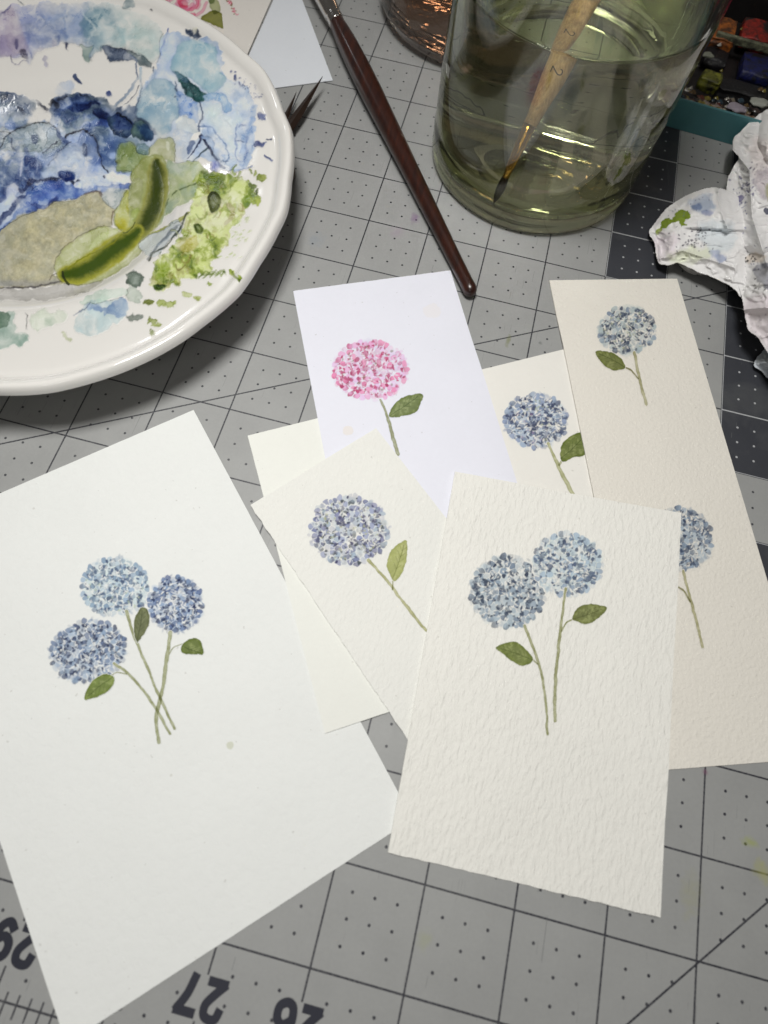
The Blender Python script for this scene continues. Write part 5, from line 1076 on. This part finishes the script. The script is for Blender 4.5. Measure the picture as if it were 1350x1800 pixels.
def mk_main(c):
    rnd = random.Random(4)
    for (x, y, r_, n_, cl) in [(1310, 330, 26, 70, (96, 96, 132)), (1300, 365, 12, 24, (110, 112, 150)), (1330, 460, 24, 20, (90, 90, 120)), (1330, 300, 16, 26, (92, 84, 110)), (1330, 505, 16, 12, (60, 56, 62)), (1300, 400, 20, 20, (120, 124, 160)), (1340, 570, 20, 10, (80, 76, 96))]:
        for _ in range(n_): c.dab(x + rnd.gauss(0, r_ * .5), y + rnd.gauss(0, r_ * .5), rnd.uniform(.7, 3.2), rnd.uniform(.6, 1.8), rnd.random() * 3, s2l(cl), rnd.uniform(.3, .85), .1, .6, 1)
    c.blob([(1318, 245), (1350, 240), (1400, 250), (1400, 330), (1350, 350), (1325, 320)], (222, 210, 208), .5, .1, 4, 12, wob=6)
    c.blob([(1300, 540), (1340, 520), (1400, 530), (1400, 640), (1330, 590)], (218, 206, 212), .6, .1, 4, 12, wob=6)
    c.blob([(1326, 320), (1336, 300), (1360, 296), (1360, 350), (1346, 350), (1334, 340)], (170, 160, 172), .6, .2, 3, 5, wob=5, av=.5)
    c.blob([(1346, 326), (1362, 320), (1364, 346), (1350, 352)], (150, 156, 90), .6, .2, 2, 3, wob=3)
    c.blob([(1326, 476), (1332, 465), (1346, 462), (1400, 470), (1400, 510), (1346, 508), (1334, 492)], (104, 106, 122), .8, .2, 2, 4, wob=5, av=.4)
    c.blob([(1308, 450), (1330, 444), (1348, 452), (1340, 462), (1316, 462)], (206, 190, 172), .6, .1, 2, 5, wob=4)
    c.blob([(1296, 345), (1302, 342), (1308, 348), (1304, 354), (1297, 352)], (112, 108, 146), .8, .2, 1, 2, wob=2); c.blob([(1344, 368), (1350, 366), (1356, 374), (1346, 376)], (70, 74, 96), .9, .2, 1, 1, wob=2)
    for _ in range(16): c.dab(1318 + rnd.gauss(0, 9), 456 + rnd.gauss(0, 4), rnd.uniform(1, 3), rnd.uniform(.8, 1.6), rnd.random() * 3, s2l((40, 34, 36)), .85, .1, .6, 1)
def mk_flap(c):
    rnd = random.Random(8)
    c.blob([(1216, 350), (1236, 345), (1256, 350), (1252, 368), (1226, 372), (1206, 360)], (160, 176, 200), .75, .1, 3, 7, wob=5, av=.5)
    c.blob([(1217, 362), (1230, 358), (1232, 368), (1220, 370)], (96, 120, 166), .7, .1, 2, 4, wob=3); c.blob([(1232, 372), (1244, 370), (1252, 378), (1238, 379)], (128, 136, 176), .6, .1, 2, 3, wob=3)
    c.blob([(1160, 400), (1166, 386), (1180, 384), (1190, 372), (1198, 369), (1210, 372), (1213, 385), (1204, 388), (1206, 396), (1196, 397), (1194, 388), (1180, 392), (1168, 402)], (124, 146, 34), .96, .3, 1.4, 1.2, wob=2.4, ws=6)
    c.blob([(1155, 404), (1164, 402), (1160, 412), (1154, 412)], (140, 158, 50), .9, .2, 1, 1.5, wob=2)
    c.blob([(1170, 448), (1200, 440), (1240, 432), (1250, 448), (1210, 462), (1180, 460)], (212, 218, 186), .6, .05, 3, 9, wob=6)
    c.blob([(1230, 395), (1262, 392), (1290, 400), (1285, 440), (1240, 436)], (204, 214, 220), .6, .05, 3, 10, wob=6); c.blob([(1150, 420), (1185, 410), (1190, 440), (1160, 455)], (222, 208, 218), .5, .05, 3, 10, wob=6)
    c.blob([(1258, 450), (1272, 448), (1274, 458), (1262, 462)], (142, 156, 190), .7, .1, 2, 4, wob=4); c.blob([(1248, 438), (1262, 440), (1262, 448), (1250, 448)], (150, 162, 192), .6, .1, 2, 4, wob=4)
    for _ in range(58):
        x = 1218 + rnd.gauss(0, 16); y = 420 + rnd.gauss(0, 12); c.dab(x, y, rnd.uniform(1, 2.4), rnd.uniform(.8, 1.5), rnd.random() * 3, s2l((56, 54, 72)), rnd.uniform(.5, .9), .1, .6, .9)
    for _ in range(16): c.dab(rnd.uniform(1175, 1260), rnd.uniform(340, 380), rnd.uniform(1, 2), .9, rnd.random() * 3, s2l((100, 108, 140)), .6, .1, .6, 1)
flap = [(1142, 408), (1150, 394), (1176, 364), (1212, 342), (1246, 331), (1272, 333), (1300, 350), (1330, 400), (1330, 500), (1304, 520), (1296, 512), (1282, 500), (1256, 488), (1230, 478), (1196, 462), (1178, 464), (1160, 463), (1155, 450), (1150, 424)]
under = [(1188, 452), (1198, 468), (1210, 478), (1232, 482), (1256, 484), (1284, 500), (1310, 516), (1320, 470), (1260, 440), (1210, 440)]
main = [(1450, 186), (1380, 186), (1352, 192), (1330, 206), (1306, 228), (1292, 242), (1288, 256), (1292, 268), (1300, 276), (1286, 300), (1279, 320), (1279, 350), (1283, 400), (1288, 440), (1296, 490), (1304, 520), (1308, 545), (1316, 578), (1332, 592), (1350, 620), (1380, 660), (1450, 660)]
low = [(1326, 641), (1338, 622), (1360, 606), (1430, 600), (1430, 690), (1380, 676), (1352, 664), (1340, 652)]
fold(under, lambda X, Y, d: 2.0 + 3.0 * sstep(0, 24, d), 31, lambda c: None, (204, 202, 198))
fold(flap, lambda X, Y, d: 6.5 + 3.5 * sstep(0, 50, d) + 1.6 * np.exp(-line_dist(X, Y, np.array([(1262, 332), (1266, 370), (1280, 402)]))[0] / 4) + 1.5 * np.exp(-line_dist(X, Y, np.array([(1160, 455), (1200, 440), (1290, 470)]))[0] / 5) + 2.5 * sstep(1230, 1300, X) - 3.5 * sstep(1190, 1150, X) + 2.0 * sstep(2.5, -2.5, Y - 402 - .05 * (X - 1230)) * sstep(1195, 1225, X), 33, mk_flap)
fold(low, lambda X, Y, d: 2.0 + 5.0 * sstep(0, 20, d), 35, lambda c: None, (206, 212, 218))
fold(main, lambda X, Y, d: 9.0 + 4.5 * sstep(0, 60, d) + 6 * sstep(1290, 1360, X) - 4 * sstep(560, 640, Y) + 3.2 * np.exp(-line_dist(X, Y, np.array([(1288, 262), (1318, 300), (1322, 380), (1350, 470)]))[0] / 7) - 2.6 * np.exp(-line_dist(X, Y, np.array([(1300, 440), (1340, 448), (1400, 420)]))[0] / 6) + 2.4 * np.exp(-line_dist(X, Y, np.array([(1300, 545), (1345, 540), (1400, 560)]))[0] / 5) - 2 * np.exp(-line_dist(X, Y, np.array([(1340, 190), (1330, 250), (1352, 300)]))[0] / 7), 37, mk_main)
